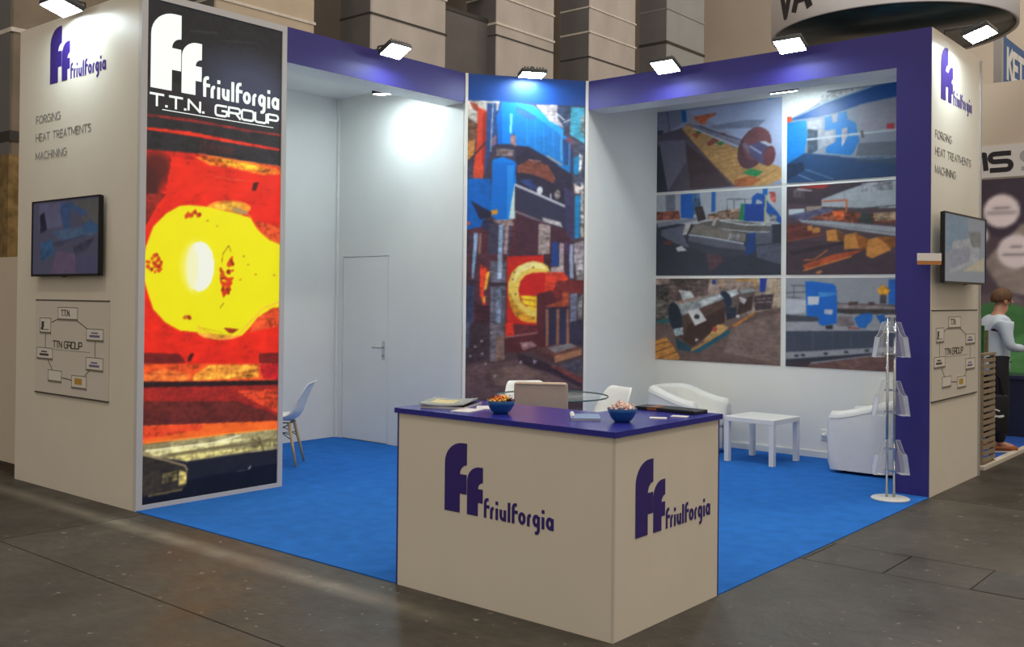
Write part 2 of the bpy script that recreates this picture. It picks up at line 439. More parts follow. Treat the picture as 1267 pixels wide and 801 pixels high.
PICTURES['LIGHT'] = [
('b',(40,38,42)),
('p',(30,30,34),0.3,[0,840,1000,840,1000,1010,0,1010]),
('s',(62,66,88),0.09,[1073,880,1056,861,1004,841,925,824,827,811,720,803,615,800,523,804,451,813,405,827,389,843,403,861,448,880,519,897,610,910,715,919,822,923,921,920,1002,912,1054,898]),
('l',(70,70,78),0.0015,[292,953,490,961]),
('l',(60,60,66),0.0015,[531,948,799,960]),
('p',(40,38,42),0.4,[-63,761,1045,769,1048,699,-60,699]),
('p',(150,40,35),0.6,[6,766,445,768,704,766,1001,767,1001,771,704,770,311,773,6,769]),
('p',(225,50,30),0.3,[-2,739,294,739,644,736,986,734,991,739,644,742,294,747,-2,743]),
('p',(62,40,40),0.4,[370,732,635,726,625,711,371,708]),
('p',(190,35,25),0.35,[-9,699,371,705,686,702,1015,699,1021,575,-2,555]),
('s',(90,30,28),0.05,[169,669,165,659,151,649,130,642,102,637,73,634,43,635,15,638,-6,644,-19,653,-24,662,-20,672,-7,681,14,688,40,694,69,696,100,696,127,693,149,687,164,678]),
('s',(70,28,28),0.05,[99,630,96,617,85,605,68,595,46,589,22,586,-2,588,-24,593,-41,601,-53,613,-57,625,-54,638,-44,650,-27,659,-6,666,19,669,43,667,65,662,83,654,94,642]),
('p',(225,40,22),0.25,[177,690,1015,692,1021,575,76,556,144,631]),
('p',(232,110,30),0.9,[334,697,506,704,790,699,1005,694,1005,683,854,676,626,683,448,684]),
('p',(240,160,40),0.9,[486,701,748,697,896,688,769,683,585,688]),
('l',(240,120,60),0.0022,[371,704,686,701,1015,699]),
('l',(240,90,50),0.0015,[489,661,792,659]),
('p',(226,38,22),0.25,[-5,612,1018,640,1030,378,-12,380]),
('p',(130,35,28),0.4,[-5,612,144,616,66,583,6,545]),
('p',(228,38,20),0.22,[-14,421,1027,425,1035,262,-8,277]),
('p',(70,25,20),0.0,[781,658,823,660,798,640,766,641]),
('p',(235,140,40),0.5,[763,602,754,596,730,591,691,586,644,583,590,581,539,581,492,582,456,585,431,589,423,594,431,599,454,604,491,609,537,612,589,614,642,615,690,614,729,611,754,607]),
('p',(245,180,60),0.6,[701,604,695,602,680,599,655,597,624,595,590,594,556,594,526,594,502,595,486,597,481,599,486,602,502,604,525,606,556,608,590,609,623,610,654,610,679,609,695,607]),
('p',(170,140,90),0.0,[605,591,650,602,722,595,753,586]),
('p',(225,80,35),0.7,[795,577,1021,564,1023,524,903,536]),
('p',(222,75,35),0.6,[784,367,867,390,1028,404,1031,349,765,334]),
('p',(240,160,50),0.5,[723,337,715,331,688,327,648,323,598,321,543,321,488,322,440,325,402,329,377,334,369,339,377,344,400,349,439,352,487,354,541,355,596,354,647,351,687,347,714,342]),
('p',(234,226,8),0.03,[236,594,301,597,414,597,590,590,753,582,796,567,860,547,946,533,1025,524,1031,390,942,387,826,367,754,342,703,328,542,332,359,338,247,342,147,359,66,385,30,416,-2,447,-2,488,12,509,59,549,146,577]),
('p',(234,226,8),0.03,[1,473,1027,483,1031,403,952,399,835,384,763,365,702,344,541,348,377,353,256,357,155,372,83,394,38,421]),
('p',(150,40,20),0.0,[561,346,681,342,631,333,602,335]),
('l',(245,180,70),0.003,[377,352,406,333,503,323,602,322,682,331,773,360,867,387,1028,403]),
('l',(200,150,40),0.0015,[387,348,562,335]),
('l',(200,150,40),0.0015,[406,344,503,330,622,328]),
('l',(232,140,20),0.003,[753,585,817,557,914,536,1025,526]),
('s',(240,236,110),0.045,[468,473,463,457,448,443,423,431,394,424,360,421,327,423,296,431,272,441,256,456,251,471,255,487,269,501,293,513,322,520,356,523,389,521,420,514,445,503,461,489]),
('p',(236,240,226),0.0,[341,520,389,525,436,519,471,505,489,483,487,461,465,439,422,425,374,421,336,428,307,449,301,481,314,505]),
('s',(238,240,190),0.03,[372,471,370,457,365,445,356,435,344,428,331,426,319,428,306,435,297,444,290,457,288,470,289,484,294,496,303,506,315,513,327,515,340,513,352,507,363,497,369,485]),
('p',(150,35,10),0.0,[36,467,35,467,32,466,31,465,28,465,26,465,25,466,23,466,23,467,24,468,25,469,27,470,29,470,31,471,33,471,35,471,36,471,37,470,38,469,37,468]),
('p',(214,62,16),0.0,[85,470,81,470,78,470,76,471,74,472,73,473,74,473,76,474,79,475,82,475,86,475,90,475,93,475,95,474,97,473,98,472,97,472,95,471,93,470,89,470]),
('p',(214,62,16),0.0,[40,468,39,467,37,465,35,464,32,463,30,463,27,463,26,464,24,466,23,467,23,469,24,470,26,472,27,473,30,474,32,474,35,473,37,473,39,472,40,470]),
('p',(214,62,16),0.0,[62,484,60,483,57,482,55,482,51,482,48,483,45,484,44,484,43,485,43,486,44,487,46,487,48,488,52,488,55,488,58,487,60,487,62,486,63,485,63,484]),
('p',(150,35,10),0.0,[77,492,75,493,74,494,74,495,75,496,77,497,80,497,83,497,86,497,90,496,93,495,94,493,96,492,96,491,94,490,93,489,90,489,86,489,83,490,80,491]),
('p',(214,62,16),0.0,[73,478,72,478,71,479,72,480,73,480,74,481,76,481,78,481,81,481,82,480,84,480,85,479,85,478,85,477,85,477,83,476,81,476,79,476,77,476,74,477]),
('p',(214,62,16),0.0,[89,466,85,467,83,468,81,469,82,470,84,472,86,473,90,474,94,474,98,474,102,474,106,473,108,472,110,471,109,469,108,468,105,467,102,466,97,466,93,466]),
('p',(214,62,16),0.0,[44,459,43,460,42,461,43,462,44,463,47,464,49,465,52,465,56,466,58,466,60,466,62,465,62,464,61,463,60,462,58,461,55,460,52,460,48,459,46,459]),
('p',(150,35,10),0.0,[123,477,121,475,119,474,115,473,113,473,110,473,107,473,106,474,105,475,105,477,106,478,108,480,110,481,114,482,117,482,119,482,122,482,123,481,124,480,124,478]),
('p',(214,62,16),0.0,[29,469,27,468,25,467,23,467,19,467,17,467,15,467,13,468,12,469,12,470,13,471,15,472,16,472,19,473,22,473,24,473,27,472,28,472,29,471,30,470]),
('p',(214,62,16),0.0,[113,472,110,472,106,473,104,473,102,474,102,474,102,475,103,476,105,476,108,477,111,477,115,477,117,477,120,476,122,476,123,475,122,474,121,474,119,473,116,473]),
('p',(214,62,16),0.0,[102,470,98,471,96,472,94,473,93,473,94,474,95,474,98,475,102,475,106,474,110,474,114,473,116,472,119,472,119,471,119,470,117,469,114,469,110,469,106,469]),
('p',(150,35,10),0.0,[107,469,106,468,104,467,101,467,97,466,94,466,90,467,86,467,84,468,83,469,82,470,84,471,86,472,89,473,93,473,97,473,100,473,103,472,106,472,107,470]),
('p',(214,62,16),0.0,[26,475,20,476,15,476,11,478,10,479,9,479,10,480,14,481,19,482,23,482,29,482,35,481,40,481,44,480,45,479,45,478,44,477,41,476,36,476,31,475]),
('p',(214,62,16),0.0,[85,477,80,477,75,476,71,476,69,477,67,477,66,478,68,479,71,480,75,480,80,481,85,482,90,482,94,482,97,482,98,481,98,480,97,480,94,479,90,478]),
('p',(214,62,16),0.0,[91,459,87,460,84,461,82,462,81,463,82,464,85,464,88,465,92,464,97,464,101,463,105,463,108,461,110,460,110,459,110,458,107,458,104,458,100,458,95,458]),
('p',(150,35,10),0.0,[108,483,105,482,102,482,98,482,94,482,91,483,89,484,87,485,87,486,88,487,90,488,93,489,97,489,100,489,104,489,107,488,110,487,110,486,111,485,110,484]),
('p',(214,62,16),0.0,[90,479,86,479,82,480,81,481,79,483,80,484,81,485,85,486,90,487,94,487,98,487,103,486,106,486,109,484,110,483,109,482,107,480,104,479,100,479,95,479]),
('p',(214,62,16),0.0,[113,462,108,462,104,461,101,462,98,462,96,463,95,464,96,465,98,466,102,467,106,467,110,468,115,468,118,468,121,467,123,466,123,465,122,464,120,463,117,462]),
('p',(214,62,16),0.0,[71,456,69,456,68,457,66,457,66,458,67,460,69,460,70,461,72,462,74,462,77,462,79,462,80,461,81,460,81,460,81,458,79,457,77,457,75,456,73,456]),
('p',(150,35,10),0.0,[40,463,39,464,40,465,41,466,44,467,48,468,52,468,56,468,60,468,63,467,65,467,65,466,65,464,64,463,60,462,57,462,52,461,48,461,45,462,42,462]),
('p',(214,62,16),0.0,[52,476,52,478,52,479,55,480,59,481,63,481,68,481,72,481,76,480,78,479,80,478,80,476,78,475,76,474,73,473,68,472,64,472,59,473,56,474,53,475]),
('p',(214,62,16),0.0,[91,470,90,469,86,468,83,467,78,467,74,467,69,467,66,468,64,469,62,470,63,472,65,473,67,474,71,475,75,476,80,476,84,475,87,474,90,473,91,472]),
('p',(214,62,16),0.0,[83,490,81,489,77,487,73,487,69,487,64,487,60,487,57,489,56,490,55,491,56,493,59,494,62,495,66,496,71,496,75,496,79,495,82,494,84,493,84,491]),
('p',(150,35,10),0.0,[69,475,68,475,67,476,67,477,68,478,69,478,71,478,73,478,76,478,78,478,81,477,81,476,82,475,82,474,81,474,81,473,78,473,76,473,73,473,72,474]),
('p',(214,62,16),0.0,[41,476,39,475,35,475,32,475,29,476,26,477,23,478,22,479,21,480,21,481,23,481,25,482,28,482,31,482,35,481,38,480,40,479,42,478,43,477,43,476]),
('p',(150,35,10),0.0,[326,574,322,573,318,574,314,574,311,575,310,575,309,577,310,578,311,579,315,579,318,580,322,580,326,580,330,580,332,579,335,578,335,577,334,576,332,575,329,574]),
('p',(210,70,18),0.0,[324,572,322,572,318,571,315,571,310,572,307,572,306,573,304,574,304,575,305,576,307,577,310,578,314,578,317,578,321,578,323,577,326,576,327,575,327,574,327,573]),
('p',(210,70,18),0.0,[299,579,297,578,294,577,290,577,287,576,285,577,283,577,282,578,283,579,284,580,285,581,288,582,291,583,294,584,298,584,300,584,302,583,302,583,302,582,301,580]),
('p',(210,70,18),0.0,[355,584,353,582,351,581,347,580,344,579,340,579,336,580,334,580,333,582,332,583,333,585,335,586,338,588,341,589,344,590,348,590,352,589,354,588,356,587,356,586]),
('p',(150,35,10),0.0,[325,576,323,575,321,575,318,575,315,574,312,575,309,575,306,576,305,577,305,577,305,578,306,579,309,579,311,580,315,580,318,579,321,579,323,579,325,578,325,577]),
('p',(210,70,18),0.0,[308,577,305,576,302,576,299,576,297,577,295,577,294,578,295,578,296,579,298,580,300,580,303,581,306,581,309,581,311,581,313,580,314,580,314,579,313,578,310,577]),
('p',(210,70,18),0.0,[302,573,298,573,294,573,291,574,289,575,288,576,288,577,290,578,293,579,297,579,301,580,305,580,309,579,312,579,315,578,315,577,315,575,313,574,310,574,306,573]),
('p',(210,70,18),0.0,[275,569,273,569,271,570,270,571,271,572,273,573,274,574,277,575,281,575,284,575,286,575,289,575,290,574,290,573,290,572,289,571,286,570,284,569,281,569,277,569]),
('p',(150,35,10),0.0,[376,575,373,575,369,576,367,577,366,578,366,580,367,581,369,582,373,583,376,584,380,584,383,584,386,583,389,582,390,581,390,579,389,578,386,577,384,576,380,575]),
('p',(210,70,18),0.0,[276,573,275,574,276,576,277,577,281,578,285,578,289,579,294,578,297,578,300,577,302,576,302,575,302,573,300,572,297,571,293,571,289,570,285,571,281,571,277,572]),
('p',(210,70,18),0.0,[317,575,311,574,306,574,302,574,298,575,296,575,296,576,298,577,300,578,305,579,310,580,315,581,321,581,325,581,329,580,331,580,331,579,330,578,327,577,322,576]),
('p',(210,70,18),0.0,[355,577,353,579,353,580,353,582,355,583,356,583,359,583,361,583,365,582,367,580,369,578,370,577,370,575,369,573,369,572,366,572,364,572,361,573,359,574,356,575]),
('p',(150,35,10),0.0,[355,580,352,580,349,580,345,580,342,580,339,581,336,582,335,583,335,584,335,585,337,586,340,586,344,586,347,586,351,586,354,585,356,584,357,583,358,582,357,581]),
('p',(210,70,18),0.0,[291,575,285,575,280,574,275,574,272,575,270,575,271,576,273,577,277,578,282,578,288,579,294,579,300,580,305,580,308,579,309,579,309,578,306,578,302,577,298,576]),
('p',(210,70,18),0.0,[285,575,282,576,281,577,281,578,282,579,284,579,286,580,290,580,293,580,296,579,298,578,301,577,302,577,302,575,301,575,299,574,297,574,294,573,290,574,287,574]),
('p',(210,70,18),0.0,[331,580,326,579,322,578,318,578,315,578,313,578,312,578,313,579,315,580,317,582,321,583,325,584,329,585,333,585,336,586,339,585,340,585,339,584,337,583,334,582]),
('p',(150,35,10),0.0,[538,441,535,442,535,443,535,444,537,445,540,446,543,446,546,446,549,445,552,444,555,443,556,442,557,441,557,440,556,439,553,438,550,438,547,438,544,439,540,440]),
('p',(216,55,18),0.0,[588,438,585,438,583,438,581,439,579,439,577,440,577,441,577,441,579,442,581,443,584,443,586,443,589,443,591,443,594,442,594,441,594,440,594,440,593,439,591,439]),
('p',(216,55,18),0.0,[596,431,593,432,590,433,590,434,590,435,591,436,594,437,596,438,600,438,604,438,607,438,610,437,613,437,614,435,614,434,612,433,610,432,607,432,603,431,599,431]),
('p',(216,55,18),0.0,[577,435,574,435,570,435,567,435,565,436,563,437,562,438,562,439,564,440,566,441,569,441,573,441,577,441,580,441,582,440,585,439,585,438,585,437,583,436,581,435]),
('p',(150,35,10),0.0,[570,417,568,418,565,418,563,419,561,420,561,421,562,422,563,423,565,423,569,424,572,424,575,423,577,423,580,422,581,421,581,421,581,420,579,419,577,418,573,418]),
('p',(216,55,18),0.0,[572,446,571,447,571,448,572,449,573,450,576,450,578,451,581,450,585,450,587,449,589,448,590,447,590,446,589,445,587,444,585,444,582,443,579,444,576,444,573,445]),
('p',(216,55,18),0.0,[615,435,609,435,603,435,598,435,594,436,590,437,589,439,590,440,592,441,596,443,601,444,607,444,613,444,619,444,623,443,626,442,627,441,627,439,624,438,620,437]),
('p',(216,55,18),0.0,[613,426,610,425,606,425,602,425,598,425,595,425,593,426,591,427,590,428,591,429,594,431,596,431,600,432,604,432,608,432,611,431,614,430,615,429,616,428,615,427]),
('p',(150,35,10),0.0,[558,427,555,427,551,427,548,427,546,428,544,429,544,430,546,431,548,431,551,432,554,432,558,432,561,432,565,432,567,431,568,430,569,429,567,429,565,428,562,427]),
('p',(216,55,18),0.0,[597,446,594,446,590,446,587,446,585,447,583,448,583,449,585,450,586,450,590,451,593,451,597,451,600,451,603,451,606,450,606,449,606,449,606,448,603,447,601,446]),
('p',(216,55,18),0.0,[583,426,581,426,577,426,575,427,573,428,573,429,573,430,573,431,575,432,577,432,580,433,583,433,585,432,588,432,590,431,590,430,591,429,590,428,588,427,586,426]),
('p',(216,55,18),0.0,[550,421,546,421,542,422,540,424,540,425,541,426,544,427,548,428,553,428,558,428,564,428,568,427,571,426,573,424,573,423,573,422,569,421,565,420,560,420,555,420]),
('p',(150,35,10),0.0,[561,423,557,422,553,422,548,422,545,422,543,423,542,423,542,425,544,426,546,427,550,428,554,428,559,429,563,429,566,428,569,428,570,427,570,426,569,425,565,424]),
('p',(216,55,18),0.0,[577,434,573,433,568,432,564,431,560,431,556,431,555,432,555,433,556,434,559,436,563,437,567,439,572,440,577,440,581,440,584,440,585,439,585,438,584,437,581,435]),
('p',(216,55,18),0.0,[562,448,558,448,555,449,552,450,551,451,551,452,552,454,556,455,560,455,564,456,569,456,573,455,576,455,578,454,580,452,580,451,578,450,575,449,571,448,567,448]),
('p',(216,55,18),0.0,[594,434,592,434,590,433,587,433,585,432,581,433,579,433,577,433,576,434,576,435,576,436,577,437,579,437,582,438,585,438,587,438,590,438,592,437,594,436,594,435]),
('p',(150,35,10),0.0,[593,424,587,425,582,426,579,427,577,428,577,429,580,430,584,430,589,430,594,429,601,429,606,428,611,427,615,426,616,425,616,424,614,423,610,423,605,423,599,423]),
('p',(216,55,18),0.0,[538,439,535,441,532,443,531,444,531,445,533,446,536,446,540,446,544,445,549,444,553,443,556,441,559,440,560,438,560,437,558,436,555,436,551,436,547,437,542,438]),
('p',(216,55,18),0.0,[567,446,562,447,558,448,556,449,555,451,556,452,558,453,562,454,568,454,573,455,578,454,583,453,587,452,590,451,590,450,590,448,587,447,583,446,577,446,572,446]),
('p',(216,55,18),0.0,[611,444,609,443,605,442,601,441,598,441,594,441,592,442,590,443,590,444,591,446,594,447,597,448,601,449,604,449,608,449,611,449,614,448,615,447,615,446,614,445]),
('p',(150,35,10),0.0,[577,419,574,420,573,422,573,424,574,425,577,426,581,426,587,426,592,426,598,425,602,423,605,422,606,420,606,418,605,417,602,416,598,416,592,416,587,416,581,417]),
('p',(216,55,18),0.0,[560,436,556,437,552,439,551,440,552,441,553,442,556,443,560,443,566,443,571,442,577,440,581,439,583,438,585,436,585,435,583,434,580,434,575,434,570,434,565,435]),
('p',(216,55,18),0.0,[561,435,560,434,558,433,556,433,553,433,550,433,548,433,545,434,544,434,544,435,544,436,544,437,547,438,549,438,552,438,555,438,557,438,560,438,561,437,561,436]),
('p',(216,55,18),0.0,[609,447,608,446,606,445,604,444,601,443,598,443,596,444,594,444,593,445,592,446,592,447,593,449,594,450,597,450,599,451,602,451,605,451,606,450,608,449,609,448]),
('p',(150,35,10),0.0,[615,476,610,477,606,479,605,480,605,481,606,483,610,484,615,485,619,485,625,485,631,485,635,484,638,482,640,481,640,480,638,478,635,477,631,476,625,476,619,476]),
('p',(212,70,18),0.0,[617,445,614,445,610,445,607,445,606,445,604,446,604,446,605,447,607,447,610,448,614,449,617,449,620,449,623,449,625,448,627,447,627,447,626,446,623,446,621,445]),
('p',(212,70,18),0.0,[625,485,621,484,616,482,611,482,606,481,601,482,597,483,594,484,594,486,594,487,597,489,601,491,606,492,611,493,616,493,621,493,625,492,627,491,628,489,627,487]),
('p',(212,70,18),0.0,[599,476,598,477,599,478,602,478,604,479,607,479,610,479,614,479,616,479,619,479,620,478,620,477,619,476,618,476,615,475,612,475,608,474,605,475,602,475,600,475]),
('p',(150,35,10),0.0,[608,462,604,461,599,460,594,459,590,459,585,459,581,460,579,461,578,463,579,464,581,466,585,468,590,469,595,469,600,469,605,469,608,468,610,467,611,466,610,464]),
('p',(212,70,18),0.0,[626,464,620,463,615,463,610,463,607,463,606,464,606,465,607,466,610,467,615,467,619,468,625,469,630,469,635,469,638,468,640,468,640,467,638,466,635,465,631,464]),
('p',(212,70,18),0.0,[604,479,602,479,599,478,596,478,592,478,589,479,585,479,583,480,581,481,581,481,582,482,584,483,586,483,590,484,594,484,598,483,600,483,602,482,604,481,605,480]),
('p',(212,70,18),0.0,[594,478,590,479,587,480,585,481,585,482,585,483,588,484,591,485,594,485,599,485,603,485,606,485,610,484,611,482,612,481,611,480,609,479,606,479,602,478,598,478]),
('p',(150,35,10),0.0,[606,458,603,458,600,458,596,459,593,460,590,461,589,462,589,463,590,464,591,465,594,466,597,466,600,466,604,465,607,464,610,463,611,462,611,461,610,460,609,459]),
('p',(212,70,18),0.0,[593,474,589,474,585,475,582,476,581,476,581,477,582,478,585,479,590,479,594,479,598,479,603,478,607,478,610,477,611,476,611,475,610,474,606,474,602,473,598,473]),
('p',(212,70,18),0.0,[619,482,615,482,612,483,610,484,608,485,607,486,607,487,608,488,610,489,613,490,616,490,619,490,623,489,626,489,627,488,628,487,628,485,627,484,625,484,622,483]),
('p',(212,70,18),0.0,[623,447,616,446,610,446,606,446,602,447,600,448,600,449,602,450,605,451,609,452,615,452,621,453,627,453,631,453,635,452,637,451,637,450,635,449,632,448,627,447]),
('p',(150,35,10),0.0,[610,484,607,486,606,487,606,488,607,489,609,490,612,490,616,490,620,490,623,489,627,488,629,487,631,485,631,484,630,483,627,482,625,482,621,482,617,482,613,483]),
('p',(212,70,18),0.0,[624,492,620,491,616,490,613,490,610,490,607,490,606,490,606,491,606,492,609,493,612,495,615,496,619,496,623,497,627,497,629,497,630,496,630,495,629,494,627,493]),
('p',(150,35,10),0.0,[550,447,544,446,538,447,533,447,530,448,528,448,529,449,532,450,536,451,542,451,548,452,554,452,560,451,565,451,569,451,569,450,569,449,566,448,562,447,556,447]),
('p',(206,80,18),0.0,[547,467,544,467,541,466,538,466,534,466,531,466,527,467,526,468,525,469,525,470,527,471,529,472,532,472,536,472,540,472,544,472,546,471,548,470,549,469,548,468]),
('p',(206,80,18),0.0,[547,455,546,455,546,456,547,457,549,458,552,458,555,459,558,459,561,459,565,458,566,458,568,457,568,456,566,455,565,454,561,454,558,453,555,453,552,453,548,454]),
('p',(206,80,18),0.0,[544,451,539,451,535,452,531,452,529,453,529,454,531,455,533,456,537,456,542,456,547,456,552,456,556,455,560,455,561,454,562,453,560,452,558,451,554,451,549,451]),
('p',(150,35,10),0.0,[547,463,544,462,540,462,536,462,534,463,531,463,531,464,530,465,531,466,533,467,535,467,539,468,542,468,545,468,548,468,551,467,552,466,552,465,551,464,549,464]),
('p',(206,80,18),0.0,[563,456,559,454,554,453,548,452,543,452,538,453,535,454,532,455,531,457,532,458,535,460,540,462,544,463,550,463,556,463,560,463,565,462,567,461,567,459,566,457]),
('p',(206,80,18),0.0,[565,461,565,459,562,458,559,456,555,456,551,456,546,456,543,457,540,458,538,459,538,461,539,463,541,464,544,465,548,466,552,466,556,466,560,465,564,464,565,462]),
('l',(120,70,10),0.0016,[545,481,549,500,594,519,614,507]),
('p',(205,50,18),0.0,[543,423,598,423,559,408]),
('l',(130,90,10),0.0016,[535,387,564,398]),
('p',(150,35,10),0.0,[319,369,317,368,315,368,310,367,306,367,302,368,298,368,295,369,293,370,291,370,291,371,293,372,295,372,299,373,303,372,307,372,311,371,315,371,317,370,319,369]),
('p',(200,100,16),0.0,[282,367,279,368,276,368,274,369,273,370,273,371,275,372,277,373,281,373,285,373,288,373,291,373,294,372,296,371,297,370,296,369,295,368,293,368,290,367,285,367]),
('p',(200,100,16),0.0,[277,365,273,365,269,366,268,367,266,368,267,369,269,370,272,371,276,371,281,371,285,371,289,370,293,369,294,368,295,367,295,366,293,365,290,365,286,364,281,364]),
('p',(200,100,16),0.0,[306,367,303,369,302,370,301,371,301,373,303,373,306,374,310,374,315,373,319,372,323,371,326,369,328,368,329,367,329,365,327,365,323,364,319,364,315,365,310,366]),
('p',(150,35,10),0.0,[306,364,301,365,298,367,297,368,297,369,298,370,301,371,305,372,310,372,315,372,319,371,324,370,327,369,328,368,329,367,327,365,324,364,320,364,315,364,310,364]),
('p',(196,172,16),0.0,[725,498,724,497,723,496,719,496,715,495,710,495,706,495,702,496,699,496,697,497,696,498,697,499,699,499,702,500,706,501,710,501,715,501,719,500,723,500,724,499]),
('p',(196,172,16),0.0,[762,480,761,479,760,479,756,478,752,478,748,477,743,477,739,478,735,478,734,479,733,480,734,481,735,482,739,482,743,483,748,483,752,483,756,482,759,482,761,481]),
('p',(196,172,16),0.0,[820,460,819,459,818,458,815,457,810,457,806,457,802,457,797,457,794,458,792,458,791,459,792,460,794,461,797,462,801,462,806,462,810,462,815,462,818,461,819,460]),
('p',(196,172,16),0.0,[970,459,969,458,968,457,964,457,960,456,955,456,951,456,946,457,943,457,940,458,940,459,940,460,943,461,946,461,950,462,955,462,960,462,964,462,967,461,969,460]),
('p',(196,172,16),0.0,[448,568,448,567,445,567,443,566,439,566,435,565,431,565,427,566,423,566,422,567,421,568,422,569,423,569,427,570,430,571,434,571,439,571,442,571,445,570,447,569]),
('p',(196,172,16),0.0,[521,559,521,558,519,557,515,556,512,556,507,556,503,556,499,556,497,557,494,557,494,558,494,559,497,560,499,561,503,561,507,561,511,561,515,561,519,560,520,560]),
('p',(196,172,16),0.0,[702,447,701,446,699,446,696,445,692,445,687,445,683,445,679,445,676,446,674,446,673,447,673,448,676,449,679,450,683,450,687,450,692,450,696,450,699,449,701,448]),
('p',(60,22,18),0.0,[323,295,352,295,328,279,301,279]),
('p',(110,28,24),0.3,[-9,300,249,295,296,275,-8,278]),
('p',(120,28,26),0.3,[840,288,1034,288,1035,262,840,266]),
('p',(226,80,30),0.5,[-8,278,1035,264,1036,224,-6,244]),
('p',(240,150,50),0.8,[353,251,467,269,830,264,842,236,344,239]),
('p',(232,110,44),0.7,[10,256,133,267,335,251,316,239,11,245]),
('p',(190,30,34),0.4,[846,265,1035,264,1036,227,874,233]),
('p',(38,22,22),0.4,[-15,243,1036,227,1037,215,-15,231]),
('p',(225,90,50),0.8,[-14,226,225,225,1037,213,1037,209,317,220,-14,223]),
('p',(150,36,28),0.35,[-19,232,1076,216,1079,133,-16,157]),
('p',(96,36,28),0.4,[-19,205,672,189,999,150,1000,138,-16,157]),
('p',(190,60,30),0.7,[670,212,997,208,999,156,744,194]),
('p',(240,100,30),0.3,[-16,157,1000,138,1079,137,1080,118,651,122,-15,120]),
('p',(226,70,30),0.5,[-16,155,415,148,416,137,-15,129]),
('l',(255,150,50),0.003,[-15,121,651,122,1001,119]),
('p',(150,140,96),0.5,[-15,119,651,120,1080,119,1081,74,677,77,306,75,-14,101]),
('p',(226,216,150),0.5,[27,106,651,109,823,104,556,100,90,94]),
('p',(190,178,110),0.8,[154,89,749,89,1002,91,1002,84,677,80,318,76]),
('l',(110,98,60),0.004,[175,94,676,95,1002,98]),
('l',(250,242,200),0.003,[27,107,509,107,699,115]),
('l',(90,76,40),0.003,[798,104,874,89]),
('l',(90,76,40),0.004,[848,106,887,74]),
('p',(28,26,34),0.3,[-14,102,318,73,677,76,1081,76,1089,-79,-9,-22]),
('p',(14,13,22),0.3,[331,37,1083,46,1089,-79,-9,-22,-10,12]),
('p',(52,44,34),0.5,[-14,101,176,82,285,68,319,57,309,25,265,18,-10,18]),
('l',(170,150,110),0.003,[-4,101,175,82,296,67,313,57]),
('p',(176,160,90),0.9,[252,60,307,53,306,29,253,28]),
('p',(130,118,70),1.0,[144,58,241,58,242,41,140,38]),
('l',(110,98,60),0.003,[52,17,276,19]),
('p',(150,150,160),0.0,[757,40,788,49,782,41]),
('l',(70,66,70),0.002,[678,40,739,40]),
]
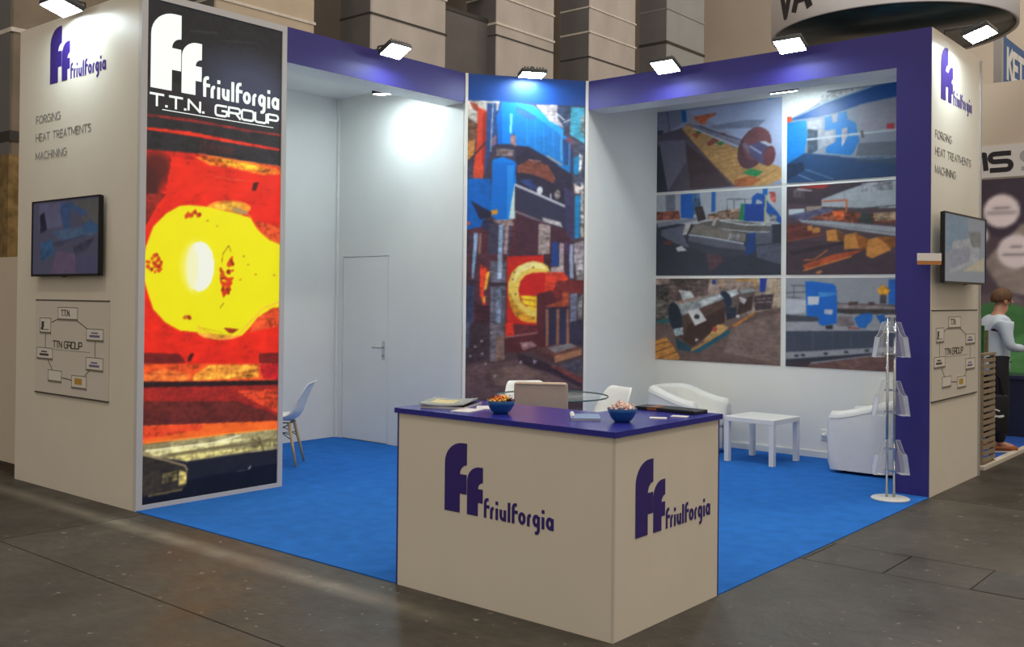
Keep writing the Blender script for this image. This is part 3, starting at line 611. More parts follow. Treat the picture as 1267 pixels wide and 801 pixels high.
PICTURES['PRESS'] = [
('b',(74,56,62)),
('p',(16,66,140),0.0,[-5,900,1005,900,1005,1010,-5,1010]),
('p',(60,52,72),0.3,[-35,928,272,931,586,929,1027,931,1033,719,-28,706]),
('p',(190,185,180),0.5,[3,928,272,931,254,907,158,889,82,869,5,886]),
('p',(150,70,55),0.4,[23,925,90,920,109,898,52,906]),
('p',(110,78,60),0.6,[5,883,82,869,74,821,7,814]),
('p',(168,116,62),0.4,[7,818,73,827,65,783,8,772]),
('p',(196,62,44),0.15,[95,913,172,902,155,816,148,736,57,735,83,815,90,898]),
('p',(150,40,34),0.15,[133,898,172,901,153,740,129,739]),
('l',(60,40,50),0.004,[37,776,93,796,160,822]),
('p',(36,66,120),0.3,[166,924,243,926,246,830,190,791,158,740,148,740,160,822]),
('l',(150,160,180),0.003,[216,925,207,861,199,798]),
('p',(20,112,190),0.12,[379,930,507,926,797,852,868,840,870,749,649,792,510,815,393,817]),
('p',(36,140,215),0.08,[389,930,546,925,807,865,797,847,647,879,468,917]),
('p',(52,96,160),0.2,[399,919,507,909,587,891,508,886,409,903]),
('l',(60,140,200),0.0016,[498,895,500,822]),
('l',(60,140,200),0.0016,[567,884,569,811]),
('l',(60,140,200),0.0016,[637,873,639,801]),
('l',(60,140,200),0.0016,[715,861,717,790]),
('l',(150,180,200),0.0016,[785,849,787,779]),
('p',(170,160,165),0.5,[571,927,745,930,796,901,846,886,806,869,686,886]),
('p',(52,66,96),0.6,[745,923,865,928,866,886,806,869,746,900]),
('l',(220,220,225),0.003,[746,887,745,907,806,891]),
('l',(190,190,200),0.003,[806,885,856,892]),
('p',(60,150,180),0.35,[865,927,981,927,984,829,857,853]),
('p',(120,130,135),0.8,[951,907,982,904,984,842,947,868]),
('p',(96,60,76),0.4,[797,836,847,847,908,835,909,809,828,827]),
('p',(26,66,124),0.3,[797,839,868,827,890,750,810,762]),
('l',(150,190,210),0.0025,[785,839,787,784]),
('l',(130,160,190),0.0025,[853,827,855,752]),
('p',(66,70,92),0.5,[888,841,984,826,987,718,891,717]),
('p',(24,120,170),0.3,[889,789,939,799,936,747,895,746]),
('p',(190,190,190),0.9,[939,802,970,796,951,750,936,754]),
('p',(40,36,58),0.2,[402,815,510,815,649,792,860,749,851,717,406,711]),
('p',(112,62,54),0.4,[424,763,511,780,630,772,720,751,731,715,425,711]),
('l',(150,110,110),0.003,[511,780,610,777]),
('l',(180,150,130),0.004,[669,792,820,765]),
('p',(42,38,60),0.2,[404,764,870,771,894,634,405,713]),
('p',(120,66,56),0.45,[419,764,670,768,740,733,721,720,591,738,453,746,419,742]),
('p',(40,60,110),0.5,[434,726,552,728,593,699,514,705]),
('p',(190,196,205),0.5,[631,700,630,696,627,693,622,690,615,688,608,688,600,688,594,690,588,692,585,695,584,699,585,703,588,706,593,709,600,710,607,711,614,710,621,709,626,706,630,703]),
('p',(150,140,140),0.8,[783,690,782,686,778,682,772,679,765,678,757,677,749,677,742,679,736,682,732,685,731,689,732,693,736,697,741,700,748,702,756,703,764,702,772,700,778,698,781,694]),
('l',(180,180,190),0.004,[697,691,702,681]),
('p',(20,110,180),0.1,[749,769,865,771,865,749]),
('p',(26,120,176),0.2,[895,771,940,772,921,749,895,748]),
('p',(0,118,215),0.06,[282,931,389,929,400,894,373,819,256,818,245,891]),
('p',(0,96,190),0.06,[245,891,282,930,295,818,256,818]),
('l',(140,210,240),0.005,[366,898,362,851]),
('p',(110,96,100),0.7,[247,811,388,810,384,788,248,786]),
('p',(46,46,70),0.0,[227,817,412,815,398,804,247,808]),
('p',(150,110,110),0.5,[362,845,402,842,407,814,358,822]),
('p',(120,100,130),0.4,[208,833,246,843,242,817,204,810]),
('p',(0,116,212),0.06,[214,776,296,785,394,775,415,711,211,709]),
('p',(0,104,200),0.06,[210,768,413,771,396,713,389,621,253,618,209,628]),
('p',(30,130,215),0.05,[336,763,394,764,386,709,359,623,340,621]),
('p',(190,214,214),0.1,[398,716,403,622,355,621,377,674]),
('p',(206,140,50),0.0,[199,642,262,646,260,633,197,630]),
('p',(60,56,80),0.9,[-1,762,56,759,57,724,0,724]),
('p',(196,70,46),0.3,[61,759,142,760,139,725,96,720,62,728]),
('l',(200,200,205),0.003,[84,715,89,698]),
('p',(0,92,180),0.15,[5,724,201,726,209,634,166,621,100,588,4,586]),
('p',(34,36,64),0.2,[40,667,127,652,214,637,204,624,118,617]),
('p',(200,80,80),0.0,[41,607,40,605,39,604,36,602,32,601,28,601,24,601,20,602,17,603,15,605,14,607,15,608,17,610,20,611,23,612,27,612,32,612,35,611,38,610,40,609]),
('p',(84,44,56),0.4,[0,588,408,623,412,505,2,502]),
('p',(150,130,130),0.6,[214,618,379,620,394,607,370,600,263,609]),
('p',(40,44,80),0.3,[137,617,224,618,225,593,138,589]),
('p',(66,62,86),0.4,[186,608,379,604,353,504,179,503]),
('p',(136,160,190),0.4,[273,606,311,606,300,504,266,504]),
('p',(170,140,140),0.4,[321,603,355,603,339,504,314,504]),
('p',(130,160,195),0.3,[71,582,105,582,88,503,64,503]),
('l',(140,110,100),0.006,[124,579,112,506]),
('p',(60,46,62),0.5,[0,581,67,582,59,503,2,502]),
('p',(50,50,76),0.12,[405,713,853,658,885,589,754,601,595,625,408,646]),
('l',(190,190,205),0.006,[405,712,593,689,858,655]),
('l',(120,115,130),0.004,[408,642,595,620,815,593]),
('p',(180,176,180),0.4,[624,629,784,617,804,603,644,617]),
('p',(70,40,56),0.25,[408,636,595,619,814,598,895,589,897,508,402,505]),
('p',(150,136,136),0.6,[600,612,699,607,697,527,598,530]),
('p',(60,56,92),0.25,[811,711,892,699,901,563,835,588]),
('p',(24,120,175),0.25,[902,690,953,690,946,576,906,573]),
('p',(150,150,150),1.0,[952,726,982,723,986,577,956,576]),
('p',(170,160,160),0.9,[896,722,962,710,942,694,902,696]),
('p',(30,64,130),0.2,[716,562,765,565,772,507,717,507]),
('p',(160,140,150),0.4,[775,562,816,559,817,507,777,507]),
('p',(70,50,80),0.3,[815,569,866,563,867,507,822,507]),
('p',(140,160,190),0.2,[864,558,891,558,892,508,865,507]),
('p',(140,130,140),0.6,[901,560,986,570,988,508,902,508]),
('p',(80,46,60),0.4,[-3,526,343,529,351,267,5,267]),
('p',(196,36,28),0.15,[343,522,647,527,649,479,858,474,720,424,591,424,593,347,604,321,340,311]),
('p',(196,36,30),0.15,[353,511,519,523,647,526,648,503,353,501]),
('p',(60,36,50),0.4,[647,531,717,531,698,482,648,502]),
('p',(30,64,130),0.2,[712,531,776,531,772,499,713,499]),
('p',(160,146,146),0.4,[776,531,821,532,823,473,703,473,708,495,777,497]),
('p',(66,46,66),0.3,[816,532,867,532,879,464,818,470]),
('p',(140,160,190),0.2,[861,532,892,532,899,467,868,467]),
('p',(150,144,150),0.7,[902,532,982,533,984,463,929,463]),
('p',(205,60,40),0.4,[648,482,808,483,863,467,779,447,650,427]),
('p',(226,196,90),0.15,[703,483,678,499,638,507,559,512,500,507,432,497,383,481,355,455,354,423,371,394,406,369,465,353,534,347,593,348,592,379,553,385,493,392,454,407,438,433,452,456,491,472,550,480,648,482]),
('p',(214,150,40),0.4,[355,433,371,394,406,369,465,353,534,347,593,348,593,363,524,366,445,385,395,407]),
('p',(240,226,150),0.15,[432,494,500,506,578,510,638,503,678,489,559,495,461,481,403,455,384,455]),
('p',(196,30,32),0.08,[550,479,658,482,660,434,593,424,453,422,445,439,462,459,501,473]),
('p',(232,190,40),0.4,[455,420,591,418,592,379,523,388,474,401]),
('l',(180,110,30),0.003,[463,411,586,406]),
('l',(180,110,30),0.003,[493,395,587,389]),
('p',(120,80,40),0.0,[372,471,371,470,370,469,369,469,367,468,364,468,362,468,360,469,358,469,357,470,356,471,357,472,358,473,359,473,362,474,364,474,366,474,369,473,370,473,371,472]),
('p',(120,80,40),0.0,[401,462,401,461,400,460,398,459,396,459,394,459,391,459,389,459,387,460,386,461,386,462,386,463,387,463,389,464,391,464,393,465,396,464,398,464,400,463,401,463]),
('p',(120,80,40),0.0,[411,481,410,480,409,479,407,479,405,478,403,478,400,478,398,479,396,479,395,480,395,481,395,482,396,483,398,483,400,484,403,484,405,484,407,483,409,483,410,482]),
('p',(120,80,40),0.0,[567,495,567,494,566,493,564,492,562,492,559,492,557,492,555,492,553,493,552,494,551,495,552,495,553,496,554,497,557,497,559,498,562,497,564,497,566,496,567,496]),
('p',(120,80,40),0.0,[422,423,422,423,421,422,419,421,417,421,414,420,412,421,410,421,408,422,407,422,406,423,407,424,408,425,410,426,412,426,414,426,417,426,419,426,420,425,422,424]),
('p',(120,80,40),0.0,[374,388,374,387,373,386,371,386,369,385,367,385,364,385,362,386,360,386,359,387,359,388,359,389,360,390,362,390,364,391,366,391,369,391,371,390,373,390,374,389]),
('p',(120,80,40),0.0,[443,369,443,368,442,367,440,367,438,366,435,366,433,366,431,367,429,367,428,368,428,369,428,370,429,371,431,371,433,372,435,372,438,372,440,371,442,371,443,370]),
('p',(120,80,40),0.0,[571,360,571,359,570,358,568,357,566,357,563,357,561,357,559,357,557,358,556,359,555,360,556,360,557,361,559,362,561,362,563,362,566,362,568,362,570,361,571,361]),
('p',(236,170,60),0.4,[175,480,204,483,177,435,153,432]),
('p',(214,60,36),0.6,[122,502,180,489,153,429,173,394,154,391,124,422]),
('p',(240,150,60),0.5,[139,416,172,416,168,400,144,403]),
('p',(112,40,44),0.3,[759,459,979,463,980,427,859,428,800,405,760,402,720,424]),
('p',(160,70,50),0.4,[804,428,865,428,861,389,661,386,651,392,760,402,810,409]),
('p',(84,34,44),0.25,[591,424,719,434,760,405,651,389,654,279,605,279]),
('p',(52,36,54),0.2,[651,389,871,392,864,285,654,279]),
('p',(146,96,80),0.3,[666,384,690,384,693,289,669,282]),
('p',(146,96,80),0.3,[756,384,780,384,782,289,759,282]),
('p',(146,96,80),0.3,[838,384,862,384,865,289,841,282]),
('p',(44,40,66),0.2,[696,382,756,383,759,289,699,282]),
('p',(44,44,74),0.2,[783,383,841,383,843,292,785,289]),
('p',(110,116,140),0.4,[875,425,930,427,923,321,868,298]),
('p',(130,130,130),0.7,[930,409,980,425,972,357,942,360]),
('p',(48,44,66),0.4,[872,350,982,357,985,285,868,292]),
('p',(50,60,92),0.6,[4,444,76,448,72,267,5,267]),
('p',(120,170,205),0.2,[62,527,92,527,70,463,56,462]),
('p',(88,88,104),0.7,[208,509,334,509,331,267,206,267]),
('p',(150,170,195),0.4,[265,528,304,528,301,464,267,461]),
('p',(110,124,150),0.8,[259,432,297,445,291,324,252,324]),
('p',(56,40,52),0.0,[190,454,345,453,350,445,200,442]),
('p',(50,40,56),0.0,[-1,460,85,459,85,451,-1,450]),
('p',(60,30,44),0.5,[87,391,207,394,206,267,76,267]),
('p',(96,40,48),0.4,[348,347,603,340,594,321,340,308]),
('p',(90,36,46),0.3,[340,311,604,321,605,279,341,273]),
('p',(150,120,124),0.5,[447,299,555,302,585,286,477,276]),
('p',(60,44,56),0.5,[1,347,335,347,338,268,4,237]),
('p',(70,80,110),0.7,[10,347,44,347,38,283,7,280]),
('p',(96,90,100),0.7,[207,347,327,347,329,251,214,245]),
('p',(128,100,92),0.4,[266,309,328,315,329,251,250,245]),
('p',(82,34,42),0.3,[337,309,660,315,670,280,445,268,338,271]),
('p',(220,50,34),0.3,[331,347,398,347,408,315,337,311]),
('l',(170,120,120),0.003,[337,309,596,321]),
('p',(150,116,120),0.5,[453,295,552,298,598,286,481,274]),
('p',(94,72,76),0.35,[0,240,215,239,446,251,984,223,986,142,-2,148]),
('p',(110,88,84),0.35,[206,222,446,236,663,209,792,164,252,184]),
('p',(76,60,68),0.4,[828,182,985,169,986,142,829,143]),
('p',(50,34,48),0.4,[427,268,608,250,754,229,976,187,976,172,699,215,536,230,446,245]),
('p',(120,60,60),0.3,[708,231,763,232,975,199,976,185]),
('p',(96,60,58),0.5,[571,280,880,294,973,279,753,259]),
('p',(120,116,120),0.4,[679,280,862,293,936,285,753,268]),
('p',(150,104,76),0.35,[739,259,973,278,974,262,749,241]),
('p',(80,46,48),0.3,[566,280,739,259,749,241,598,262]),
('p',(70,66,82),0.7,[790,238,978,253,980,208,882,217]),
('p',(170,160,170),0.0,[474,243,474,242,472,241,470,240,467,240,464,240,460,240,457,240,455,241,453,242,453,243,453,244,455,245,457,246,460,247,464,247,467,247,470,246,472,245,474,244]),
('p',(150,140,160),0.0,[562,250,599,247,572,237]),
('p',(170,165,175),0.0,[62,260,61,259,60,259,58,258,55,258,52,258,48,258,45,258,43,259,42,259,41,260,42,261,43,262,45,262,48,262,51,262,55,262,58,262,60,261,61,261]),
('p',(170,165,175),0.0,[153,299,152,298,151,298,149,297,146,297,142,297,139,297,136,297,134,298,132,298,132,299,132,300,134,301,136,301,139,301,142,302,146,301,148,301,151,301,152,300]),
('p',(170,165,175),0.0,[232,321,231,320,230,320,227,319,224,319,221,319,218,319,215,319,212,320,211,320,210,321,211,322,212,322,215,323,218,323,221,323,224,323,227,323,229,322,231,322]),
('p',(170,165,175),0.0,[101,285,100,284,99,283,96,283,93,283,90,282,87,283,84,283,82,283,80,284,80,285,80,285,82,286,84,287,87,287,90,287,93,287,96,287,99,286,100,285]),
('p',(170,165,175),0.0,[158,266,158,265,156,264,154,264,151,264,148,263,145,264,142,264,139,264,138,265,137,266,138,267,139,267,141,268,144,268,148,268,151,268,154,268,156,267,158,266]),
('p',(170,165,175),0.0,[262,207,261,207,260,206,257,205,254,205,251,205,248,205,245,205,242,206,241,207,240,207,241,208,242,209,245,209,248,210,251,210,254,210,257,209,260,209,261,208]),
('p',(170,165,175),0.0,[186,240,185,239,184,238,181,238,178,237,175,237,172,237,169,238,166,238,165,239,164,240,165,240,166,241,169,241,172,242,175,242,178,242,181,241,183,241,185,240]),
('p',(88,68,72),0.35,[-5,-5,1005,-5,1005,118,-5,118]),
]
PICTURES['PH_FLANGE'] = [
('b',(150,155,178)),
('p',(126,130,150),0.1,[-10,1005,214,996,227,833,105,740,-8,709]),
('l',(60,60,70),0.008,[87,987,111,739]),
('p',(60,62,74),0.0,[3,773,60,764,49,717,4,716]),
('p',(86,78,92),0.12,[-8,709,216,770,560,307,644,17,-3,-13]),
('p',(110,106,124),0.1,[15,639,239,621,251,347,99,10]),
('p',(70,52,60),0.15,[250,572,445,322,623,19,286,23]),
('p',(44,48,60),0.0,[-7,594,27,573,99,-6,-4,3]),
('p',(22,96,160),0.0,[206,982,245,982,254,836,216,835]),
('p',(30,150,190),0.0,[888,1006,938,1004,923,780,877,789]),
('p',(160,170,200),0.05,[259,956,878,979,1004,998,1008,9,901,262,558,712]),
('p',(120,126,150),0.15,[432,750,721,778,880,750,801,673,495,708]),
('p',(190,100,60),0.3,[314,889,495,905,489,882,421,830,400,771,325,832]),
('p',(182,140,88),0.25,[216,754,270,825,496,676,703,411,998,189,999,70,883,-9,644,9,466,303]),
('p',(170,96,56),0.3,[643,94,764,127,853,71,765,4,644,9]),
('l',(150,104,62),0.006,[466,460,652,496]),
('l',(150,104,62),0.006,[495,415,664,447]),
('l',(150,104,62),0.006,[524,371,676,399]),
('l',(150,104,62),0.006,[554,326,688,352]),
('l',(150,104,62),0.006,[583,282,701,304]),
('l',(150,104,62),0.006,[612,237,713,255]),
('l',(150,104,62),0.006,[641,194,726,208]),
('l',(150,104,62),0.006,[670,150,738,160]),
('l',(150,104,62),0.006,[698,106,750,113]),
('l',(120,80,60),0.012,[216,738,466,303,644,17]),
('l',(140,100,60),0.008,[804,61,959,179]),
('p',(130,66,62),0.3,[422,561,538,662,579,639,517,563,433,513]),
('p',(160,80,60),0.3,[293,677,368,697,337,622]),
('p',(30,120,70),0.0,[315,706,379,711,368,673]),
('p',(30,120,70),0.0,[486,553,569,547,528,506]),
('p',(40,130,76),0.3,[704,164,764,211,863,161,804,106]),
('p',(120,120,140),0.2,[238,814,357,778,702,534,692,459,641,467,325,736]),
('l',(196,206,220),0.014,[314,746,475,620,662,479]),
('l',(70,60,76),0.012,[357,770,516,657,692,552]),
('p',(86,56,66),0.15,[876,363,849,298,816,247,779,216,742,206,710,221,684,258,667,312,662,381,669,456,687,530,715,595,748,646,786,676,822,683,854,668,880,631,895,576,900,509,893,436]),
('p',(112,70,74),0.15,[903,397,880,351,850,318,816,300,782,302,751,322,725,357,708,407,701,464,705,523,720,578,743,626,773,658,807,674,842,672,873,651,898,615,914,567,921,511,917,453]),
('p',(110,96,116),0.3,[692,505,722,516,833,363,833,270,763,356]),
('p',(80,76,110),0.2,[752,481,842,513,929,455,901,217,843,254,763,356]),
('p',(180,186,205),0.2,[831,508,871,509,939,453,920,426]),
('p',(104,58,64),0.15,[948,318,942,283,932,254,920,234,905,223,891,223,879,235,869,256,862,285,860,320,863,356,869,391,880,420,892,441,906,451,920,451,933,439,943,417,949,387,951,353]),
('l',(160,160,190),0.02,[762,464,842,377]),
]
PICTURES['PH_LATHE'] = [
('b',(130,134,148)),
('p',(236,236,232),0.1,[-6,1044,292,1029,264,910,137,808,-4,721]),
('p',(200,200,200),0.5,[234,962,529,995,492,941,235,837]),
('l',(110,104,100),0.008,[274,924,360,991]),
('l',(110,104,100),0.008,[317,933,398,994]),
('l',(110,104,100),0.008,[360,943,436,995]),
('l',(110,104,100),0.008,[403,954,473,996]),
('l',(110,104,100),0.008,[445,964,510,997]),
('p',(14,74,140),0.1,[26,716,274,877,565,972,737,1011,1015,1021,1015,873,529,811,342,738,196,718]),
('p',(150,170,190),0.0,[47,729,274,861,584,975,565,987,264,878]),
('p',(142,138,150),0.08,[493,803,1015,888,1015,489,494,511]),
('p',(150,150,160),0.2,[147,679,245,693,247,504,148,504]),
('p',(92,98,110),0.1,[495,388,1015,356,1015,180,476,252]),
('p',(16,120,196),0.1,[-4,689,137,696,148,519,115,231,-1,230]),
('p',(200,70,40),0.0,[1,761,37,754,32,698,1,688]),
('p',(20,110,180),0.1,[265,705,314,720,319,633,352,643,354,736,413,749,419,662,475,606,484,513,499,418,457,285,439,265,276,311,276,374,343,426,343,567,266,564]),
('p',(150,150,160),0.3,[266,548,324,555,325,414,227,366]),
('p',(170,160,170),0.4,[381,560,419,570,419,461,382,358]),
('p',(60,74,90),0.5,[147,599,217,572,218,351,149,297]),
('l',(176,180,186),0.022,[148,480,494,488,739,494,1015,504]),
('l',(90,80,84),0.03,[513,508,522,453]),
('p',(176,44,56),0.0,[672,564,721,564,721,504,672,512]),
('p',(32,64,104),0.1,[129,332,476,237,1015,180,1015,-41,458,-23,-1,13,-1,222]),
('p',(56,74,98),0.1,[476,230,1015,165,1015,76,476,191]),
('l',(110,130,160),0.012,[60,118,190,15]),
('l',(96,120,150),0.012,[120,159,326,20]),
('l',(120,140,160),0.008,[373,259,578,211,740,201]),
('p',(24,44,72),0.3,[-1,222,120,230,130,142,-1,29]),
]
PICTURES['PH_SHAFTS'] = [
('b',(190,192,196)),
('p',(176,180,188),0.08,[-8,1011,1006,1008,1008,631,-6,702]),
('p',(120,124,138),0.15,[79,996,159,995,165,777,85,782]),
('p',(14,96,190),0.1,[209,990,312,989,316,693,211,701]),
('p',(60,96,130),0.5,[314,988,366,984,381,760,316,736]),
('p',(20,96,180),0.0,[461,995,494,994,493,759,462,756]),
('p',(140,80,66),0.9,[-1,790,195,789,206,687,-1,686]),
('p',(150,120,100),0.9,[429,727,580,773,690,778,690,652,429,671]),
('p',(50,40,44),0.5,[323,822,390,830,420,672,353,648]),
('l',(80,84,90),0.009,[584,773,583,898,725,885,726,775]),
('l',(80,84,90),0.007,[639,893,639,775]),
('l',(96,96,100),0.006,[652,885,779,881]),
('p',(30,130,76),0.0,[693,833,716,838,717,637,679,639]),
('p',(18,66,150),0.12,[717,830,868,818,869,613,717,630]),
('p',(20,84,170),0.1,[779,908,815,948,867,927,903,828,956,742,999,645,999,577,948,621,886,721,851,847,815,877,797,796,775,826]),
('p',(20,100,180),0.0,[858,989,894,989,894,911,859,928]),
('p',(170,80,70),0.8,[903,951,955,945,956,824,921,840]),
('p',(196,186,120),0.0,[878,912,890,911,882,599,869,600]),
('p',(150,150,150),0.9,[912,705,965,674,956,593,913,611]),
('p',(50,54,68),0.12,[-6,643,1008,577,1011,-15,-2,-6]),
('p',(130,134,150),0.2,[5,657,333,700,353,662,15,597]),
('p',(100,96,92),0.2,[353,633,505,659,726,622,930,569,905,502,727,498,543,550]),
('p',(92,96,112),0.15,[727,512,905,502,930,569,932,365,809,356]),
('l',(210,212,216),0.014,[533,649,727,588,922,572]),
('l',(190,190,196),0.012,[401,588,543,550,763,503,905,495]),
('p',(100,104,122),0.15,[46,565,236,613,237,482,287,336,158,399,46,492]),
('p',(124,116,108),0.18,[256,611,382,617,543,550,736,484,728,387,487,455,276,516]),
('p',(94,96,110),0.12,[256,503,487,448,719,367,755,235,582,226,374,290,267,366]),
('l',(225,228,235),0.014,[256,503,487,444,714,371]),
('p',(60,62,76),0.1,[267,366,374,290,582,223,755,232,728,291,488,342,276,423]),
('p',(26,66,130),0.15,[745,483,808,494,800,261,728,236]),
('p',(190,186,184),0.3,[246,626,295,630,266,495,227,497]),
('p',(44,44,58),0.0,[295,608,324,614,276,495,272,394,257,395,261,496]),
('p',(180,170,160),0.0,[477,653,505,659,487,589,463,594]),
('p',(150,150,150),0.5,[608,504,691,472,673,411,590,422]),
('p',(200,204,210),0.0,[168,340,218,365,267,305,188,296]),
('p',(96,56,56),0.3,[67,432,138,429,138,378,67,388]),
('p',(86,62,72),0.4,[422,260,536,241,564,171,452,46,442,132]),
('p',(84,88,106),0.2,[809,342,1001,362,1002,119,818,205]),
]
PICTURES['PH_BARS'] = [
('b',(84,66,74)),
('p',(66,52,62),0.15,[-1,992,448,988,712,1000,1015,1020,1015,660,1,803]),
('p',(160,44,40),0.0,[69,977,222,998,310,988,266,951,133,965]),
('p',(96,84,92),0.5,[50,958,133,965,133,849,51,871]),
('p',(196,194,190),0.0,[78,970,186,937,178,928,78,955]),
('p',(172,178,184),0.1,[249,832,397,909,565,982,1015,1008,1015,673,482,720,249,753]),
('l',(60,54,64),0.02,[249,845,397,937,557,997]),
('l',(100,100,110),0.008,[401,923,401,810]),
('p',(150,150,160),0.5,[515,981,712,994,713,891,516,883]),
('p',(196,206,210),0.0,[19,740,129,741,134,676,19,681]),
('p',(156,140,130),0.2,[142,762,249,760,250,667,147,661]),
('p',(90,90,120),0.5,[6,671,249,732,328,732,312,634,80,607]),
('p',(130,70,54),0.9,[161,631,337,703,432,681,616,639,1015,565,1015,513,449,561]),
('p',(206,96,50),0.8,[324,690,397,705,406,600,346,597]),
('l',(200,84,50),0.016,[258,809,414,809]),
('l',(210,110,60),0.02,[419,809,415,683]),
('p',(60,70,70),0.3,[516,675,567,672,592,539,500,558]),
('p',(180,150,120),0.7,[591,656,1015,646,1015,565,600,572]),
('l',(80,86,96),0.012,[449,705,713,725,1015,739]),
('p',(170,172,178),0.12,[89,615,312,589,714,503,1015,472,1015,379,715,408,415,494,116,584]),
('l',(110,110,120),0.008,[125,590,415,515,715,442,1015,399]),
('p',(104,54,50),0.3,[2,570,116,576,250,468,224,441,3,380]),
('l',(150,76,56),0.012,[3,380,259,446]),
('l',(140,70,50),0.012,[2,497,135,540]),
('p',(70,56,66),0.15,[3,380,450,373,715,224,1015,219,1015,-21,5,-14]),
('p',(52,42,54),0.2,[17,263,433,373,484,357,45,218]),
('p',(204,136,66),0.2,[184,521,237,526,242,469,189,465]),
('p',(204,136,66),0.2,[153,545,184,550,184,486,153,495]),
('p',(204,136,66),0.2,[281,487,346,498,399,445,382,363,290,369]),
('p',(204,136,66),0.2,[399,431,484,455,526,369,518,280,404,277]),
('p',(204,136,66),0.2,[547,368,617,399,691,307,707,259,585,174,547,203]),
('p',(160,92,40),0.2,[475,448,560,382,551,285,501,288]),
('p',(120,76,46),0.3,[347,490,408,431,399,362,364,378]),
('p',(150,90,40),0.3,[617,407,1015,352,1015,273,699,280]),
('p',(176,80,48),0.3,[118,115,330,223,551,279,451,206,146,49]),
('l',(220,140,70),0.012,[127,50,451,198]),
('l',(190,110,60),0.014,[127,165,199,171,287,267]),
('p',(200,130,80),0.0,[209,28,243,56,261,34,226,5]),
]
PICTURES['PH_CYLINDERS'] = [
('b',(110,90,86)),
('p',(150,130,120),0.5,[-5,1001,1008,994,1010,594,-2,456]),
('p',(176,160,140),0.3,[807,996,1003,973,1005,636,947,691]),
('p',(90,74,72),0.8,[117,992,453,990,434,798,118,704]),
('p',(60,56,56),0.9,[-5,916,117,931,118,689,-4,732]),
('p',(96,90,84),1.0,[-4,763,118,780,120,475,-2,425]),
('p',(30,96,100),0.0,[-2,471,120,506,120,460,-2,417]),
('p',(30,60,150),0.0,[844,995,895,995,882,839,841,832]),
('l',(206,150,50),0.014,[657,972,807,971,808,888]),
('l',(206,150,70),0.012,[551,997,552,887]),
('l',(200,140,70),0.01,[945,945,946,804]),
('p',(30,50,130),0.0,[473,975,502,975,498,924,473,924]),
('p',(104,84,80),0.25,[-2,456,173,417,612,422,809,603,1005,664,1008,-9,1,-35]),
('p',(124,104,98),0.3,[631,423,1001,608,1004,19,575,129]),
('p',(66,56,62),0.4,[795,788,946,818,929,648,809,617]),
('l',(170,160,160),0.008,[809,717,928,726]),
('l',(150,140,140),0.008,[809,752,937,768]),
('p',(96,82,80),0.3,[533,843,657,858,799,881,808,817,782,630,612,510,572,683]),
('p',(180,186,190),0.4,[571,843,667,866,686,815,620,771]),
('p',(150,160,160),0.2,[686,858,789,885,808,845,705,815]),
('p',(60,44,42),0.3,[687,715,790,803,782,630,669,570]),
('p',(170,164,166),0.5,[686,786,744,745,725,693,687,729]),
('p',(30,44,66),0.0,[621,775,627,746,629,717,626,691,619,671,607,658,594,655,579,660,565,674,551,695,542,722,535,752,534,781,537,807,544,827,555,840,569,843,584,838,598,823,611,802]),
('p',(36,44,62),0.5,[572,653,668,657,659,540,592,509]),
('p',(210,206,206),0.0,[692,553,691,547,689,543,686,539,681,536,677,535,672,535,668,538,665,542,662,546,661,552,662,557,664,562,668,567,672,569,676,570,681,569,685,567,689,563,691,558]),
('p',(84,62,56),0.25,[160,659,533,814,582,683,573,479,307,170,194,282]),
('p',(150,156,160),0.35,[160,659,533,814,572,756,395,649,223,540]),
('p',(200,206,208),0.3,[355,716,533,799,543,770,395,664]),
('p',(62,42,38),0.2,[276,437,572,653,573,479,317,171,236,254]),
('p',(26,40,56),0.2,[225,541,230,483,230,429,224,385,214,354,198,339,181,342,162,364,145,400,129,450,118,505,113,563,113,618,118,663,129,693,145,708,162,704,181,682,199,645,214,597]),
('p',(150,170,176),0.6,[152,379,234,406,240,315,173,296]),
('p',(30,70,84),0.3,[173,281,307,170,297,109,195,132]),
('p',(206,206,206),0.15,[274,602,365,634,431,496,336,427]),
('p',(50,50,54),0.0,[373,538,372,528,369,520,364,513,358,509,351,508,344,509,338,512,333,518,330,527,328,536,330,545,333,554,337,560,344,565,350,567,357,565,364,561,368,555,372,547]),
('p',(186,190,192),0.35,[196,856,303,841,329,767,232,739]),
('p',(186,130,66),0.15,[303,139,516,329,603,437,535,302,317,126]),
('p',(190,150,90),0.25,[515,447,554,456,607,422,535,330,397,235]),
('p',(20,86,110),0.15,[308,109,612,400,612,350,378,115]),
('p',(170,70,60),0.0,[515,396,514,386,512,377,507,369,502,365,496,363,490,364,484,368,480,376,477,384,476,394,477,405,480,413,484,421,489,425,496,427,502,426,507,422,511,414,514,406]),
('p',(200,190,190),0.0,[337,276,368,270,343,232]),
('p',(190,120,56),0.3,[621,437,800,602,800,574,650,424]),
('p',(196,136,66),0.35,[-1,225,95,277,153,174,211,43,206,12,1,3]),
('l',(110,70,40),0.012,[0,179,111,224]),
('l',(110,70,40),0.012,[1,88,142,174]),
('l',(110,70,40),0.012,[28,13,185,101]),
]
